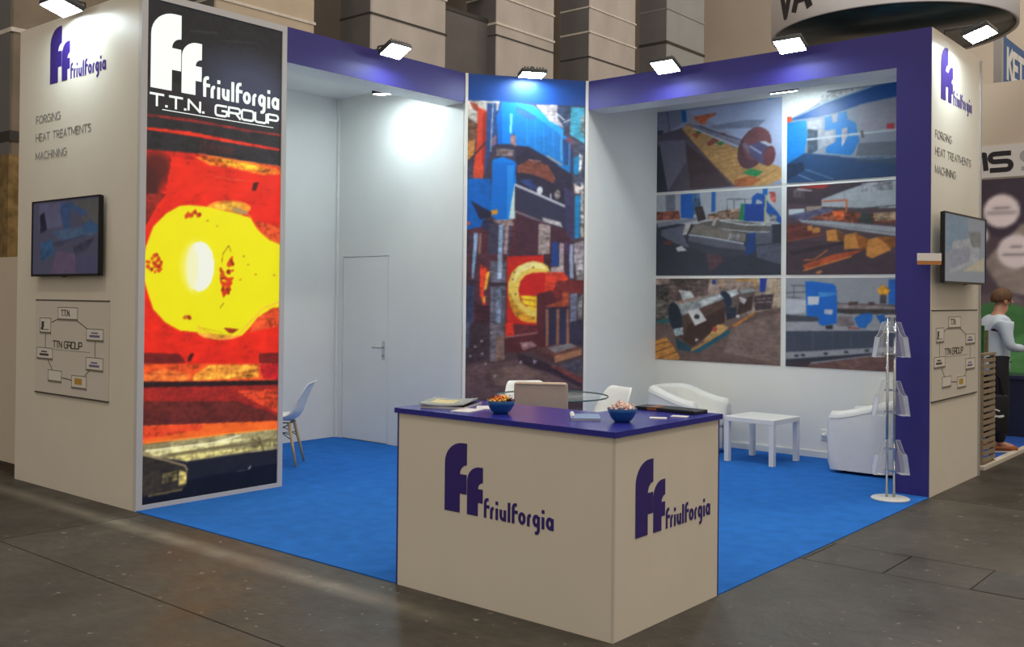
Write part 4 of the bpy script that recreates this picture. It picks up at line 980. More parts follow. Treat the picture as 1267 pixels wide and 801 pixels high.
PICTURES['PH_TURNING'] = [
('b',(150,152,162)),
('p',(150,154,162),0.06,[2,988,1015,983,1015,469,5,422]),
('l',(70,74,80),0.01,[41,913,145,906]),
('l',(70,74,80),0.01,[3,829,145,839]),
('l',(90,94,100),0.012,[12,781,108,774]),
('l',(90,94,100),0.008,[60,913,61,785]),
('p',(190,196,204),0.08,[3,762,146,749,146,607,4,588]),
('p',(70,74,84),0.1,[4,585,239,565,239,514,5,504]),
('p',(160,160,168),0.1,[5,504,267,508,348,467,473,466,646,452,646,438,5,399]),
('p',(70,62,64),0.3,[356,723,704,709,1015,702,1015,619,446,602,357,614]),
('p',(150,136,136),0.4,[356,716,712,697,1015,695,1015,661,357,660]),
('p',(80,60,60),0.0,[437,732,498,740,498,704,437,695]),
('p',(80,60,60),0.0,[563,735,602,738,602,700,568,698]),
('p',(20,100,190),0.15,[690,977,1015,975,1015,716,691,716]),
('p',(220,150,40),0.5,[619,864,652,921,703,865,686,814,636,814]),
('p',(70,66,70),0.3,[640,814,678,814,679,722,636,722]),
('p',(24,106,190),0.15,[473,559,516,604,577,620,594,578,585,534,551,476,551,455,508,453,482,516]),
('p',(20,96,176),0.15,[611,592,679,609,713,582,645,509]),
('p',(130,120,124),0.3,[366,585,455,580,482,473,357,468]),
('p',(150,70,60),0.0,[429,464,508,459,508,445,429,444]),
('p',(16,104,200),0.05,[140,954,182,958,328,928,351,899,361,702,357,497,258,470,234,491,234,565,151,570]),
('p',(70,150,220),0.2,[229,839,347,833,347,811,238,780]),
('p',(206,210,220),0.0,[156,790,236,788,234,698,158,697]),
('p',(186,190,205),0.3,[273,652,330,649,328,595,274,599]),
('p',(40,40,50),0.0,[281,471,330,481,330,437,285,435]),
('p',(66,74,92),0.08,[5,399,1015,455,1015,277,6,164]),
('l',(88,96,112),0.006,[62,394,63,191]),
('l',(88,96,112),0.006,[194,400,194,201]),
('l',(88,96,112),0.006,[331,408,332,210]),
('l',(88,96,112),0.006,[451,413,452,218]),
('p',(150,152,160),0.1,[6,157,587,249,1015,305,1015,236,596,192,6,89]),
('p',(50,50,60),0.0,[99,129,99,126,96,121,92,118,88,116,82,115,77,115,72,116,68,119,66,122,65,127,66,131,68,135,72,138,77,141,82,142,88,142,92,139,96,137,99,133]),
('p',(50,50,60),0.0,[144,137,144,133,141,130,138,127,133,124,127,123,122,123,118,124,114,128,111,131,111,135,111,139,114,144,118,147,122,149,127,150,133,149,137,148,141,145,144,142]),
('p',(50,50,60),0.0,[301,167,300,163,298,159,294,156,290,153,285,152,279,152,275,155,271,157,269,161,269,164,269,168,271,173,275,176,279,178,285,179,290,179,294,177,298,175,300,171]),
('p',(50,50,60),0.0,[437,192,437,188,434,185,431,181,426,179,421,178,417,178,412,180,408,182,406,186,405,190,406,194,408,197,411,201,416,203,421,204,426,204,431,203,434,200,437,196]),
('p',(50,50,60),0.0,[572,218,572,214,569,209,566,207,561,205,557,204,552,204,548,205,544,208,542,211,541,216,542,219,544,223,547,226,552,229,557,230,561,229,566,227,569,225,572,221]),
('p',(46,50,64),0.15,[6,82,587,192,1015,250,1015,195,587,171,6,14]),
('p',(110,80,76),0.4,[102,21,596,164,1015,222,1015,3,6,-10]),
('p',(60,52,60),0.2,[6,52,204,83,149,11,6,-1]),
]
PICTURES['TV_A'] = [
('b',(62,62,80)),
('p',(74,74,98),0.1,[98,986,560,958,565,641,104,620]),
('p',(70,70,72),0.1,[617,969,1073,972,1079,558,828,623]),
('p',(44,64,98),0.2,[423,955,560,958,824,819,808,739,580,872,584,639,489,580,446,767]),
('p',(20,24,40),0.5,[112,811,183,856,229,612,126,567]),
('p',(60,78,104),0.25,[290,575,565,608,901,619,1043,577,903,505,471,430]),
('p',(46,72,104),0.2,[754,628,863,702,1043,592,1010,531,792,544]),
('l',(26,28,44),0.012,[130,377,471,437,793,503]),
('l',(36,40,60),0.012,[354,377,491,412]),
('p',(40,70,100),0.5,[129,430,311,489,355,283,133,187]),
('p',(44,46,62),0.5,[627,356,939,470,850,347,666,239]),
('p',(78,66,88),0.1,[375,316,666,272,670,8,299,13]),
('p',(60,60,84),0.08,[667,206,1083,289,1087,3,670,8]),
]
PICTURES['TV_B'] = [
('b',(92,100,110)),
('p',(70,92,110),0.15,[25,975,540,1002,586,538,31,423]),
('p',(110,114,120),0.2,[195,593,834,728,839,343,125,118]),
('p',(70,76,80),0.3,[543,768,877,805,880,563,668,545]),
('p',(90,96,110),0.2,[122,475,627,542,588,327,161,187]),
('p',(126,120,104),0.1,[429,178,969,402,971,182]),
]
# ------------------------------------------------------------------ picture sheets
def picture(name, key, fr, w, h, nx, ny, m, parent, seed, c=.0015, soft=1):
    img = paint(PICTURES[key], nx, ny, w / h, seed)
    for _ in range(soft):                      # slightly out-of-focus print
        p_ = np.pad(img, ((1, 1), (1, 1), (0, 0)), 'edge')
        img = (p_[:-2, 1:-1] + p_[2:, 1:-1] + p_[1:-1, :-2] + p_[1:-1, 2:] + 2 * img) / 6
    s = np.clip(img, 0, 255) / 255.0
    s = np.where(s <= 0.04045, s / 12.92, ((s + 0.055) / 1.055) ** 2.4)
    col = np.ones((ny, nx, 4), np.float32); col[..., :3] = s
    o = fr(0, 0, c); ex = fr(1, 0, c) - o; ey = fr(0, 1, c) - o
    u = np.linspace(0, w, nx)[None, :, None]; v = np.linspace(0, h, ny)[:, None, None]
    co = np.array(o)[None, None, :] + u * np.array(ex)[None, None, :] + v * np.array(ey)[None, None, :]
    me = bpy.data.meshes.new(name)
    idx = np.arange(nx * ny).reshape(ny, nx)
    q = np.stack([idx[:-1, :-1], idx[:-1, 1:], idx[1:, 1:], idx[1:, :-1]], -1).reshape(-1)
    nf = (nx - 1) * (ny - 1)
    me.vertices.add(nx * ny); me.vertices.foreach_set('co', co.astype(np.float32).ravel())
    me.loops.add(nf * 4); me.loops.foreach_set('vertex_index', q.astype(np.int32))
    me.polygons.add(nf); me.polygons.foreach_set('loop_start', np.arange(0, nf * 4, 4, dtype=np.int32))
    me.update(calc_edges=True)
    at = me.color_attributes.new('picture', 'FLOAT_COLOR', 'POINT')
    at.data.foreach_set('color', col.ravel())
    me.materials.append(m)
    ob = bpy.data.objects.new(name, me); COL.objects.link(ob)
    attach(ob, parent)
    return ob

# ------------------------------------------------------------------ materials
WHITE = mat('white_laminate', rgb(238, 238, 234), .42, grain=.015, scale=3)
CREAM = mat('cream_laminate', rgb(224, 217, 203), .45, grain=.02, scale=3)
PURPLE = mat('violet_laminate', rgb(54, 48, 128), .5, grain=.03, scale=4)
PURPLE_TOP = mat('violet_gloss_laminate', rgb(44, 46, 148), .22, grain=.03, scale=4)
VINYL = mat('violet_vinyl', rgb(54, 36, 120), .4)
GREY_VINYL = mat('grey_vinyl', rgb(136, 133, 130), .5)
DARK_VINYL = mat('dark_vinyl', rgb(70, 66, 62), .5)
ALU = mat('aluminium_profile', rgb(190, 190, 190), .4, metal=.6, grain=.03, scale=30)
BLACK = mat('black_plastic', rgb(18, 18, 20), .35)
CARPET = mat('blue_carpet', rgb(40, 104, 186), .95, grain=.10, scale=7, bump=.4, spec=.1)
STEEL = mat('steel', rgb(200, 202, 205), .25, metal=1.0, grain=.04, scale=40)
SEAM = mat('dark_joint', rgb(60, 58, 56), .8)

def concrete(name='worn_concrete', tint=(1, 1, 1)):
    m = bpy.data.materials.new(name); m.use_nodes = True
    nt = m.node_tree; N = nt.nodes; Lk = nt.links
    b = N['Principled BSDF']
    tc = N.new('ShaderNodeTexCoord')
    def noise(scale, detail, st=None):
        n = N.new('ShaderNodeTexNoise'); n.inputs['Scale'].default_value = scale; n.inputs['Detail'].default_value = detail
        if st:
            mp = N.new('ShaderNodeMapping'); mp.inputs['Scale'].default_value = st
            Lk.new(tc.outputs['Object'], mp.inputs['Vector']); Lk.new(mp.outputs['Vector'], n.inputs['Vector'])
        else: Lk.new(tc.outputs['Object'], n.inputs['Vector'])
        return n.outputs['Fac']
    def ramp(src, stops):
        r = N.new('ShaderNodeValToRGB'); e = r.color_ramp.elements
        e[0].position, e[0].color = stops[0]; e[1].position, e[1].color = stops[-1]
        for p, c in stops[1:-1]:
            x = e.new(p); x.color = c
        Lk.new(src, r.inputs['Fac']); return r.outputs['Color']
    def mix(a, c, f, mode='MIX'):
        x = N.new('ShaderNodeMix'); x.data_type = 'RGBA'; x.blend_type = mode
        Lk.new(f, x.inputs[0]) if not isinstance(f, float) else setattr(x.inputs[0], 'default_value', f)
        Lk.new(a, x.inputs[6])
        Lk.new(c, x.inputs[7]) if not isinstance(c, tuple) else setattr(x.inputs[7], 'default_value', c)
        return x.outputs[2]
    base = ramp(noise(.9, 8), [(.3, rgb(50, 46, 40)), (.5, rgb(66, 62, 55)), (.72, rgb(82, 78, 70))])
    base = mix(base, ramp(noise(9, 8, (1, 2.2, 1)), [(.35, (.62, .6, .57, 1)), (.65, (1.1, 1.1, 1.1, 1))]), .7, 'MULTIPLY')
    specks = ramp(noise(16, 3), [(.675, (0, 0, 0, 1)), (.71, (1, 1, 1, 1))])
    base = mix(base, rgb(128, 124, 115), specks)
    # worn pale line of cement dust along the stand's front edge
    sp = N.new('ShaderNodeSeparateXYZ'); Lk.new(tc.outputs['Object'], sp.inputs['Vector'])
    def mth(op, a, c):
        x = N.new('ShaderNodeMath'); x.operation = op
        for i, q in enumerate((a, c)):
            Lk.new(q, x.inputs[i]) if not isinstance(q, float) else setattr(x.inputs[i], 'default_value', q)
        return x.outputs[0]
    d = mth('ABSOLUTE', mth('ADD', sp.outputs['Y'], .27), 0.0)
    band = ramp(d, [(.01, (1, 1, 1, 1)), (.12, (0, 0, 0, 1))])
    xm = ramp(mth('MULTIPLY', mth('ABSOLUTE', mth('ADD', sp.outputs['X'], 3.8), 0.0), .25), [(.6, (1, 1, 1, 1)), (.8, (0, 0, 0, 1))])
    bw = mth('MULTIPLY', mth('MULTIPLY', band, xm), ramp(noise(5, 6), [(.3, (.35, .35, .35, 1)), (.7, (1, 1, 1, 1))]))
    base = mix(base, rgb(126, 121, 110), bw)
    base = mix(base, tuple(tint) + (1,), 1.0, 'MULTIPLY')
    Lk.new(base, b.inputs['Base Color'])
    Lk.new(ramp(noise(2.5, 6), [(.3, (.38, .38, .38, 1)), (.7, (.62, .62, .62, 1))]), b.inputs['Roughness'])
    bp = N.new('ShaderNodeBump'); bp.inputs['Strength'].default_value = .25; bp.inputs['Distance'].default_value = .01
    Lk.new(noise(30, 8), bp.inputs['Height']); Lk.new(bp.outputs['Normal'], b.inputs['Normal'])
    return m
CONCRETE = concrete()
CONCRETES = {'dark': concrete('worn_concrete_dark', (.72, .68, .66)), 'blue': concrete('worn_concrete_blue_grey', (.74, .8, .9)), 'pale': concrete('worn_concrete_pale', (1.12, 1.12, 1.1)), 'brown': concrete('worn_concrete_brown', (.9, .82, .74))}

# ------------------------------------------------------------------ hall floor
A_, B_, D_, E_, W_, W2_, H_, HB_, UC_, P_ = 4.276, 6.286, 1.34, 3.585, 4.663, 6.075, 3.92, 3.617, 3.5, .289
floor = structure('floor', MB().box(-24, 16, -14, 34, -.06, -.012), mat('joint_dirt', rgb(46, 42, 37), .9))
def slab(x0, x1, y0, y1, name='slab', dz=0.0, m=None):
    g = .004
    return MB().box(x0 + g, x1 - g, y0 + g, y1 - g, -.05, dz).build(name, CONCRETES.get(m, CONCRETE), floor)
for y0, y1, xs, tints in ((-14, -3.3, (-24, -12, -2.2, 5.2, 16), ('', 'brown', '', '')), (-3.3, -1.05, (-24, -12, -4.15, 2.6, 9, 16), ('', '', '', 'pale', '')),
                          (-1.05, 2.09, (-24, -12, -4.15, 9, 16), ('', 'dark', '', '')), (2.62, 4.665, (-24, -12, -6.29, 2.4, 9, 16), ('', '', 'pale', '', '')),
                          (4.665, 8.3, (-24, -12, -3.0, 3.2, 9, 16), ('', '', 'dark', 'dark', '')), (8.3, 16, (-24, -10, -2, 6, 16), ('',) * 4), (16, 34, (-24, -10, 2, 16), ('',) * 3)):
    for i in range(len(xs) - 1): slab(xs[i], xs[i + 1], y0, y1, m=tints[i])
slab(-24, -12, 2.09, 2.62); slab(-12, -6.0, 2.09, 2.62); slab(-6.0, 0.03, 2.09, 2.62); slab(7.5, 16, 2.09, 2.62)
xs = [.03 + .495 * i for i in range(15)] + [7.5]
for i in range(len(xs) - 1): slab(xs[i], xs[i + 1], 2.09, 2.62, 'cover_plate', random.uniform(-.001, .003), ('pale', '', 'blue', 'dark')[i % 4])

# ------------------------------------------------------------------ stand carpet
fl = frame((0, 0, 0), (1, 0, 0), (0, 1, 0))
cp = [(-A_ + .002, .004), (-1.478, .004), (-1.478, .621), (-.531, .621), (-.531, 1.032), (0, 1.032), (0, W_ - .004), (-P_ - .002, W_ - .004), (-P_ - .002, 6.048), (-UC_ + .002, 6.048), (-UC_ + .002, W_), (-A_ + .004, 3.59), (-6.268, 3.598), (-6.268, D_ + .002), (-A_ + .002, D_ + .002)]
tag(MB().prism(cp, fl, 0.0, .006).build('carpet', CARPET), 'bright blue carpet covering the whole floor of the white stand', 'carpet')

# ------------------------------------------------------------------ walls of the stand
structure('wall_left', MB().box(-6.31, -6.27, D_, 3.64, 0, H_), WHITE)
wb = MB()
wb.box(-6.27, -6.158, 3.6, 3.64, 0, H_).box(-5.401, -A_ - .034, 3.6, 3.64, 0, H_).box(-6.158, -5.401, 3.6, 3.64, 2.071, H_).box(-6.18, -5.38, 3.64, 3.66, 0, 2.1)
wall_back = structure('wall_back', wb, WHITE)
MB().box(-6.268, -6.235, 3.575, 3.6, .006, 3.9).build('corner_post', WHITE, wall_back)
door = structure('door_1', MB().box(-6.152, -5.407, 3.603, 3.638, .012, 2.065), WHITE, 'white flush door with lever handle')
hb = MB().box(-5.49, -5.455, 3.594, 3.603, .93, 1.13)
MB().add(hb.v, hb.f).build('handle_plate', STEEL, door)
MB().tube([(-5.472, 3.603, 1.06), (-5.472, 3.555, 1.06), (-5.60, 3.552, 1.058)], .009).build('handle', STEEL, door)
MB().tube([(-5.472, 3.6, .975), (-5.472, 3.585, .975)], .012, 10).build('lock_cylinder', STEEL, door)
structure('wall_inner', MB().box(-UC_ - .04, -UC_, W_ + .01, 6.09, 0, H_), WHITE)
wall_right = structure('wall_right', MB().box(-UC_, -P_, 6.05, 6.09, 0, H_), WHITE)
ws = thing('wall_socket', 'small white power socket low on the photo wall beside the right armchair', 'socket', (-1.463, 6.05, .2))
MB().rbox(-1.505, -1.42, 6.036, 6.049, .19, .30, .004, seg=1).build('cover_plate', WHITE, ws)
MB().tube([(-1.463, 6.036, .245), (-1.463, 5.995, .245)], .02, 12).build('plug', WHITE, ws)
structure('baseboard_right', MB().box(-UC_ + .002, -P_ - .002, 6.03, 6.05, .006, .07), WHITE)
structure('ceiling_left', MB().box(-6.27, -A_ - .3, D_, 3.6, H_ - .03, H_), WHITE)
structure('ceiling_right', MB().box(-UC_, -P_, W_ + .3, 6.05, H_ - .03, H_), WHITE)
t1 = structure('trim_1', MB().box(-A_ - .3, -A_ - .004, D_, E_, HB_, H_), WHITE, 'white header beam over the left recess')
MB().box(-A_ - .004, -A_, D_, E_, HB_, H_).build('fascia_panel', PURPLE, t1)
t2 = structure('trim_2', MB().box(-UC_, -P_, W_ + .004, W_ + .3, HB_, H_), WHITE, 'white header beam over the photo wall')
MB().box(-UC_, -P_, W_, W_ + .004, HB_, H_).build('fascia_panel', PURPLE, t2)

# ------------------------------------------------------------------ left tower with logo and services
tw = thing('display_tower', 'tall white tower with logo, services list and television, left of the glowing banner', 'tower', (-5.3, .67, 0))
MB().box(-B_, -A_ - .04, 0, D_ - .002, 0, H_).build('body', CREAM, tw)
fL = lambda x, z: frame((x, 0, z), (1, 0, 0))
logo(tw, fL(-5.723, 3.385), .78, VINYL)
for s, z in (('FORGING', 3.075), ('HEAT TREATMENTS', 2.922), ('MACHINING', 2.765)):
    lettering(tw, fL(-5.962, z), s, .062, .0085, GREY_VINYL, sx={'FORGING': 1.24, 'HEAT TREATMENTS': 1.22, 'MACHINING': 1.26}[s])

# ------------------------------------------------------------------ glowing forge banner (light box)
lb = thing('lightbox_banner', 'tall backlit banner of a glowing yellow forging on the side of the tower', 'banner', (-A_, .67, 0))
fr_ = frame((-A_ - .038, 0, 0), (0, 1, 0))
for nm, (y0, y1, z0, z1) in (('frame_bar', (0, .052, 0, H_)), ('frame_bar', (1.292, D_, 0, H_)), ('frame_bar', (.052, 1.292, 0, .04)), ('frame_bar', (.052, 1.292, 3.868, H_))):
    MB().box(y0, y1, z0, z1, 0, .038, fr_).build(nm, mat('pale_grey_frame', rgb(202, 202, 202), .45), lb)
MB().box(.05, 1.294, .038, 3.87, .004, .024, fr_).build('light_case', WHITE, lb)
fp = frame((-A_ - .012, .052, .04), (0, 1, 0))
pr_ = picture('print', 'LIGHT', fp, 1.24, 3.828, 150, 463, print_mat('backlit_print', glow=.70, gain=.85, rough=.35), lb, 3)
LWHITE = emit_mat('backlit_white', (.86, 1.0, .95, 1), .62)
fg = frame((-A_ - .010, .082, 3.195), (0, 1, 0))
logo(lb, fg, 1.0, LWHITE)
g2 = lettering(lb, frame((-A_ - .010, .085, 3.066), (0, 1, 0)), 'T.T.N.', .084, .017, LWHITE, WIDE, .26, sx=1.06)
lettering(lb, frame((-A_ - .010, .650, 3.066), (0, 1, 0)), 'GROUP', .080, .017, LWHITE, WIDE, .22, sx=1.02)
MB().box(.10, 1.13, 0, .006, .0006, .002, frame((-A_ - .010, .082, 3.036), (0, 1, 0))).build('underline', LWHITE, lb)

# ------------------------------------------------------------------ press banner across the corner
dvec = Vector((-UC_ + A_, W_ - E_, 0)); DL = dvec.length
pb = thing('press_banner', 'tall banner of a blue forging press across the back corner of the stand', 'banner', (-3.888, 4.124, 0))
fd = frame((-A_, E_, 0), dvec)
MB().box(.0, DL, 0, H_, -.04, -.002, fd).build('board', WHITE, pb)
picture('print', 'PRESS', frame(fd(.02, .008, 0), dvec), DL - .04, H_ - .008, 130, 384, print_mat('matte_print_press', gain=1.25), pb, 11, c=0.0)
for a in (0.0, DL - .03):
    MB().box(a, a + .03, .006, H_ + .003, -.002, .008, fd).build('edge_profile', WHITE, pb)

# ------------------------------------------------------------------ photo panels on the right wall
PM = print_mat('matte_print_photo', gain=1.05)
PH = [('PH_FLANGE', 0, 0, 'photo of a flanged steel shaft lying on pale planks'), ('PH_LATHE', 1, 0, 'photo of a long blue lathe turning a thin bar'),
      ('PH_SHAFTS', 0, 1, 'photo of two thick grey shafts on the workshop floor'), ('PH_BARS', 1, 1, 'photo of long steel bars on wooden blocks'),
      ('PH_CYLINDERS', 0, 2, 'photo of bored steel cylinders on wooden pallets'), ('PH_TURNING', 1, 2, 'photo of a blue lathe headstock above grey cladding')]
for i, (key, c, r, lab) in enumerate(PH):
    x0 = (-3.498, -1.9)[c]; z0 = (2.862, 1.896, .93)[r]; w_ = (1.541, 1.553)[c]
    root = thing('photo_panel', lab, 'photo panel', (x0, 6.05, z0), group='photo panels on the right wall')
    f_ = frame((x0, 6.05, z0), (1, 0, 0))
    MB().box(0, w_, 0, .932, .003, .009, f_).build('board', WHITE, root)
    picture('print', key, f_, w_, .932, 165, 100, PM, root, 20 + i, c=.0098)

# ------------------------------------------------------------------ right tower
rt = thing('display_tower', 'narrow white and violet tower with logo and tilted television at the right end', 'tower', (-.14, 5.3, 0))
MB().box(-P_, 0, W_ + .004, W2_, 0, H_).build('body', CREAM, rt)
MB().box(-P_, -.002, W_, W_ + .004, 0, H_).build('front_panel', PURPLE, rt)
MB().box(-.012, .014, W2_, W2_ + .03, 0, H_ - .02).build('edge_profile', ALU, rt)
fR = lambda y, z: frame((0, y, z), (0, 1, 0))
logo(rt, fR(4.905, 3.36), .77, VINYL)
for s, z in (('FORGING', 3.012), ('HEAT TREATMENTS', 2.868), ('MACHINING', 2.714)):
    lettering(rt, fR(4.765, z), s, .062, .0085, GREY_VINYL, sx={'FORGING': 1.3, 'HEAT TREATMENTS': 1.34, 'MACHINING': 1.32}[s])

# ------------------------------------------------------------------ televisions
def television(name_label, fr, w, h, key, nx, ny, glow, seed, loc, mnt=.06):
    t = thing('television', name_label, 'television', loc)
    MB().box(.004, w - .004, .004, h - .004, -.035, -.012, fr).build('casing', BLACK, t)
    MB().box(w * .3, w * .7, h * .3, h * .7, -mnt, -.035, fr).build('wall_mount', BLACK, t)
    b = .014
    mb = MB().box(0, w, 0, b * 1.4, -.014, .003, fr).box(0, w, h - b, h, -.014, .003, fr).box(0, b, b, h - b, -.014, .003, fr).box(w - b, w, b, h - b, -.014, .003, fr)
    mb.build('bezel', BLACK, t)
    g = lambda a_, b_, c_=0.0: fr(b + a_, b * 1.4 + b_, c_ - .004)
    picture('screen', key, g, w - 2 * b, h - 2.4 * b, nx, ny, print_mat('screen_' + key.lower(), glow=glow, gain=.8, rough=.12), t, seed, c=0, soft=2)
    MB().box(w * .47, w * .53, -.008, .004, -.012, .002, fr).build('sensor', BLACK, t)
    return t
television('black flat television on the left tower beneath the services list', frame((-5.885, -.062, 1.765), (1, 0, 0)), 1.135, .632, 'TV_A', 115, 64, .75, 31, (-5.4, -.05, 1.765))
television('black flat television turned outward on the right tower', frame((.1, 4.69, 1.783), (.02, 1, 0)), 1.155, .60, 'TV_B', 119, 60, 1.0, 32, (.05, 5.2, 1.775), mnt=.098)

# ------------------------------------------------------------------ organisation charts
PAPER = mat('printed_card', rgb(214, 208, 198), .5)
BOXW = mat('chart_box', rgb(226, 222, 214), .5)
SHADE = mat('chart_box_shade', rgb(120, 112, 104), .5)
LILAC = mat('chart_lilac_ink', rgb(110, 108, 150), .5)
GOLD = mat('chart_gold_ink', rgb(190, 150, 60), .5)
def chart(label, fr, w, h, loc):
    t = thing('chart_board', label, 'chart', loc)
    MB().box(0, w, 0, h, 0, .008, fr).build('board', PAPER, t)
    MB().box(0, w, h - .006, h + .004, 0, .011, fr).build('top_rail', DARK_VINYL, t)
    MB().box(0, w, -.006, .006, 0, .011, fr).build('bottom_rail', DARK_VINYL, t)
    g = lambda a, b, c=0.0: fr(a, b, c + .008)
    B = [(.33, .79, .27, .14), (.07, .64, .16, .17), (.72, .59, .22, .13), (.03, .36, .23, .13), (.72, .29, .22, .14), (.2, .13, .19, .13), (.53, .09, .2, .14)]
    cen = [((a + q / 2) * w, (b + r / 2) * h) for a, b, q, r in B]
    lm = MB()
    for i, j in ((0, 1), (0, 2), (1, 3), (2, 4), (3, 5), (4, 6), (5, 6)):
        strokes(lm, [[cen[i], cen[j]]], .007, g, .0004, .0012)
    lm.build('link_lines', DARK_VINYL, t)
    for i, (a, b, q, r) in enumerate(B):
        o = MB().box(a * w, (a + q) * w, b * h, (b + r) * h, .0012, .004, g).build('box', BOXW, t)
        e = MB()
        x0, x1, y0, y1 = a * w, (a + q) * w, b * h, (b + r) * h
        e.box(x0, x1, y1 - .006, y1, .004, .0052, g).box(x0, x1, y0, y0 + .014, .004, .0052, g).box(x0, x0 + .005, y0, y1, .004, .0052, g).box(x1 - .005, x1, y0, y1, .004, .0052, g)
        e.build('outline', SHADE, o)
        k = lambda aa, bb, cc=0.0, x0=x0, y0=y0: g(x0 + aa, y0 + bb, cc + .004)
        if i == 0:
            st, _ = text_strokes(CAPS, 'T.T.N.', .042, .22); strokes(MB(), st, .01, lambda aa, bb, cc=0.0: k(aa + .06, bb + .04, cc), .0002, .001, sx=1.0).build('lettering', DARK_VINYL, o)
        elif i == 1:
            MB().box(.03, .075, .05, .10, .0002, .001, k).box(.02, .06, .03, .05, .0002, .001, k).box(.05, .16, .03, .036, .0002, .001, k).build('emblem', DARK_VINYL, o)
        elif i == 6:
            MB().box(.05, .17, .035, .085, .0002, .001, k).build('emblem', GOLD, o)
        elif i != 5:
            mm = DARK_VINYL if i == 3 else LILAC
            MB().box(.08, .18, .06, .072, .0002, .001, k).box(.05, .21, .032, .05, .0002, .001, k).build('lettering', mm, o)
    lettering(t, lambda a, b, c=0.0: g(.26 * w + a, .50 * h + b, c), 'TTN GROUP', .052, .0085, DARK_VINYL, WIDE, .16, sx=w / 1.22 * .78)
    MB().box(.26 * w, .76 * w, .472 * h, .477 * h, .0004, .001, g).build('underline', GREY_VINYL, t)
chart('company group chart board under the television on the left tower', frame((-5.905, -.001, .79), (1, 0, 0)), 1.22, .78, (-5.3, 0, .79))
chart('company group chart board under the television on the right tower', frame((.001, 4.69, .79), (0, 1, 0)), 1.31, .765, (0, 5.3, .79))

# ------------------------------------------------------------------ reception counter
ct = thing('reception_counter', 'cream L-shaped reception counter with violet top at the front corner', 'counter', (-.5, .3, 0))
LC, WC = 1.476, 1.03
Lp = lambda e: [(-LC - e, -e), (e, -e), (e, WC + e), (-.53 + 0 * e, WC + e), (-.53, .62), (-LC - e, .62)]
fz = frame((0, 0, 0), (1, 0, 0), (0, 1, 0))
MB().prism(Lp(-.012), fz, 0, .972).build('carcass', CREAM, ct)
MB().box(-LC + .012, -.012, -.0, .012, 0, .972).build('front_panel', CREAM, ct)
MB().box(-.012, 0, .012, WC - .012, 0, .972).build('front_panel', CREAM, ct)
MB().box(-.0115, 0, .0, .0115, 0, .972).build('corner_profile', mat('cream_profile', rgb(206, 199, 186), .4), ct)
MB().box(-LC, -LC + .011, -.001, .61, 0, .972).build('end_panel', PURPLE, ct)
MB().box(-.52, .001, WC - .011, WC, 0, .972).build('end_panel', PURPLE, ct)
MB().prism(Lp(.014), fz, .972, 1.0).build('counter_top', PURPLE_TOP, ct)
logo(ct, frame((-1.102, 0, .475), (1, 0, 0)), .628, VINYL)
logo(ct, frame((0, .185, .462), (0, 1, 0)), .628, VINYL)
# ------------------------------------------------------------------ flood lights
LED = emit_mat('led_panel', (.80, .96, 1.0, 1), LED_STRENGTH)
LED_IN = emit_mat('led_panel_inner', (.80, .96, 1.0, 1), INNER_LED_STRENGTH)
LAMP_BODY = mat('lamp_housing', rgb(70, 72, 74), .4, metal=.5)
def flood(label, c, wdir, face, base, w=.24, h=.17, lens=None):
    """LED flood light: lens centre c, facing `face`, carried by an arm from `base` on the stand."""
    c = Vector(c); face = Vector(face).normalized(); wd = Vector(wdir).normalized(); up = face.cross(wd).normalized()
    fr = lambda a, b, d=0.0: c + wd * a + up * b + face * d
    t = thing('flood_light', label, 'lamp', base, group='flood lights on the stand')
    MB().rbox(-w / 2 - .012, w / 2 + .012, -h / 2 - .012, h / 2 + .012, -.045, -.002, .006, fr).build('housing', LAMP_BODY, t)
    fins = MB()
    for k in range(7): fins.box(-w / 2 + .02 + k * (w - .05) / 6, -w / 2 + .026 + k * (w - .05) / 6, -h / 2, h / 2, -.065, -.045, fr)
    fins.build('cooling_fins', LAMP_BODY, t)
    MB().box(-w / 2, w / 2, -h / 2, h / 2, -.003, .001, fr).build('lens', lens or LED, t)
    b = Vector(base)
    MB().tube([fr(0, 0, -.05), fr(0, 0, -.09), Vector((b.x, b.y, max(b.z, fr(0, 0, -.09).z))) , b], .01).build('arm', LAMP_BODY, t)
    MB().box(b.x - .025, b.x + .025, b.y - .025, b.y + .025, b.z - .004, b.z + .012).build('clamp', LAMP_BODY, t)
    return t
dn = Vector((DL and (W_ - E_) / DL, -(A_ - UC_) / DL, 0))          # outward normal of the corner banner
flood('bright LED flood light above the left tower logo', (-5.20, -.17, 3.90), (1, 0, 0), (0, -.32, -1), (-5.20, .03, 3.924), .3, .2)
flood('bright LED flood light above the violet header over the left recess', (-4.06, 2.40, 3.88), (0, 1, 0), (.5, 0, -1), (-4.30, 2.40, 3.924))
flood('bright LED flood light above the forging press banner', tuple(Vector((-3.888, 4.124, 3.905)) + dn * .17), tuple(dvec), tuple(dn * .10 + Vector((0, 0, -1))), tuple(Vector((-3.888, 4.124, 3.924)) - dn * .02))
flood('bright LED flood light above the violet header, nearer the press banner', (-2.43, 4.44, 3.88), (1, 0, 0), (0, -.5, -1), (-2.43, 4.69, 3.924))
flood('bright LED flood light above the violet header, nearer the right tower', (-1.15, 4.44, 3.89), (1, 0, 0), (0, -.5, -1), (-1.15, 4.69, 3.924))
flood('bright LED flood light above the right tower logo', (.26, 5.10, 3.90), (0, 1, 0), (.32, 0, -1), (-.03, 5.10, 3.924), .3, .2)
flood('small LED flood light under the header inside the left recess', (-4.98, 3.14, 3.72), (.8, .3, 0), (-.1, .10, -1), (-4.95, 3.02, 3.89), .22, .14, LED_IN)
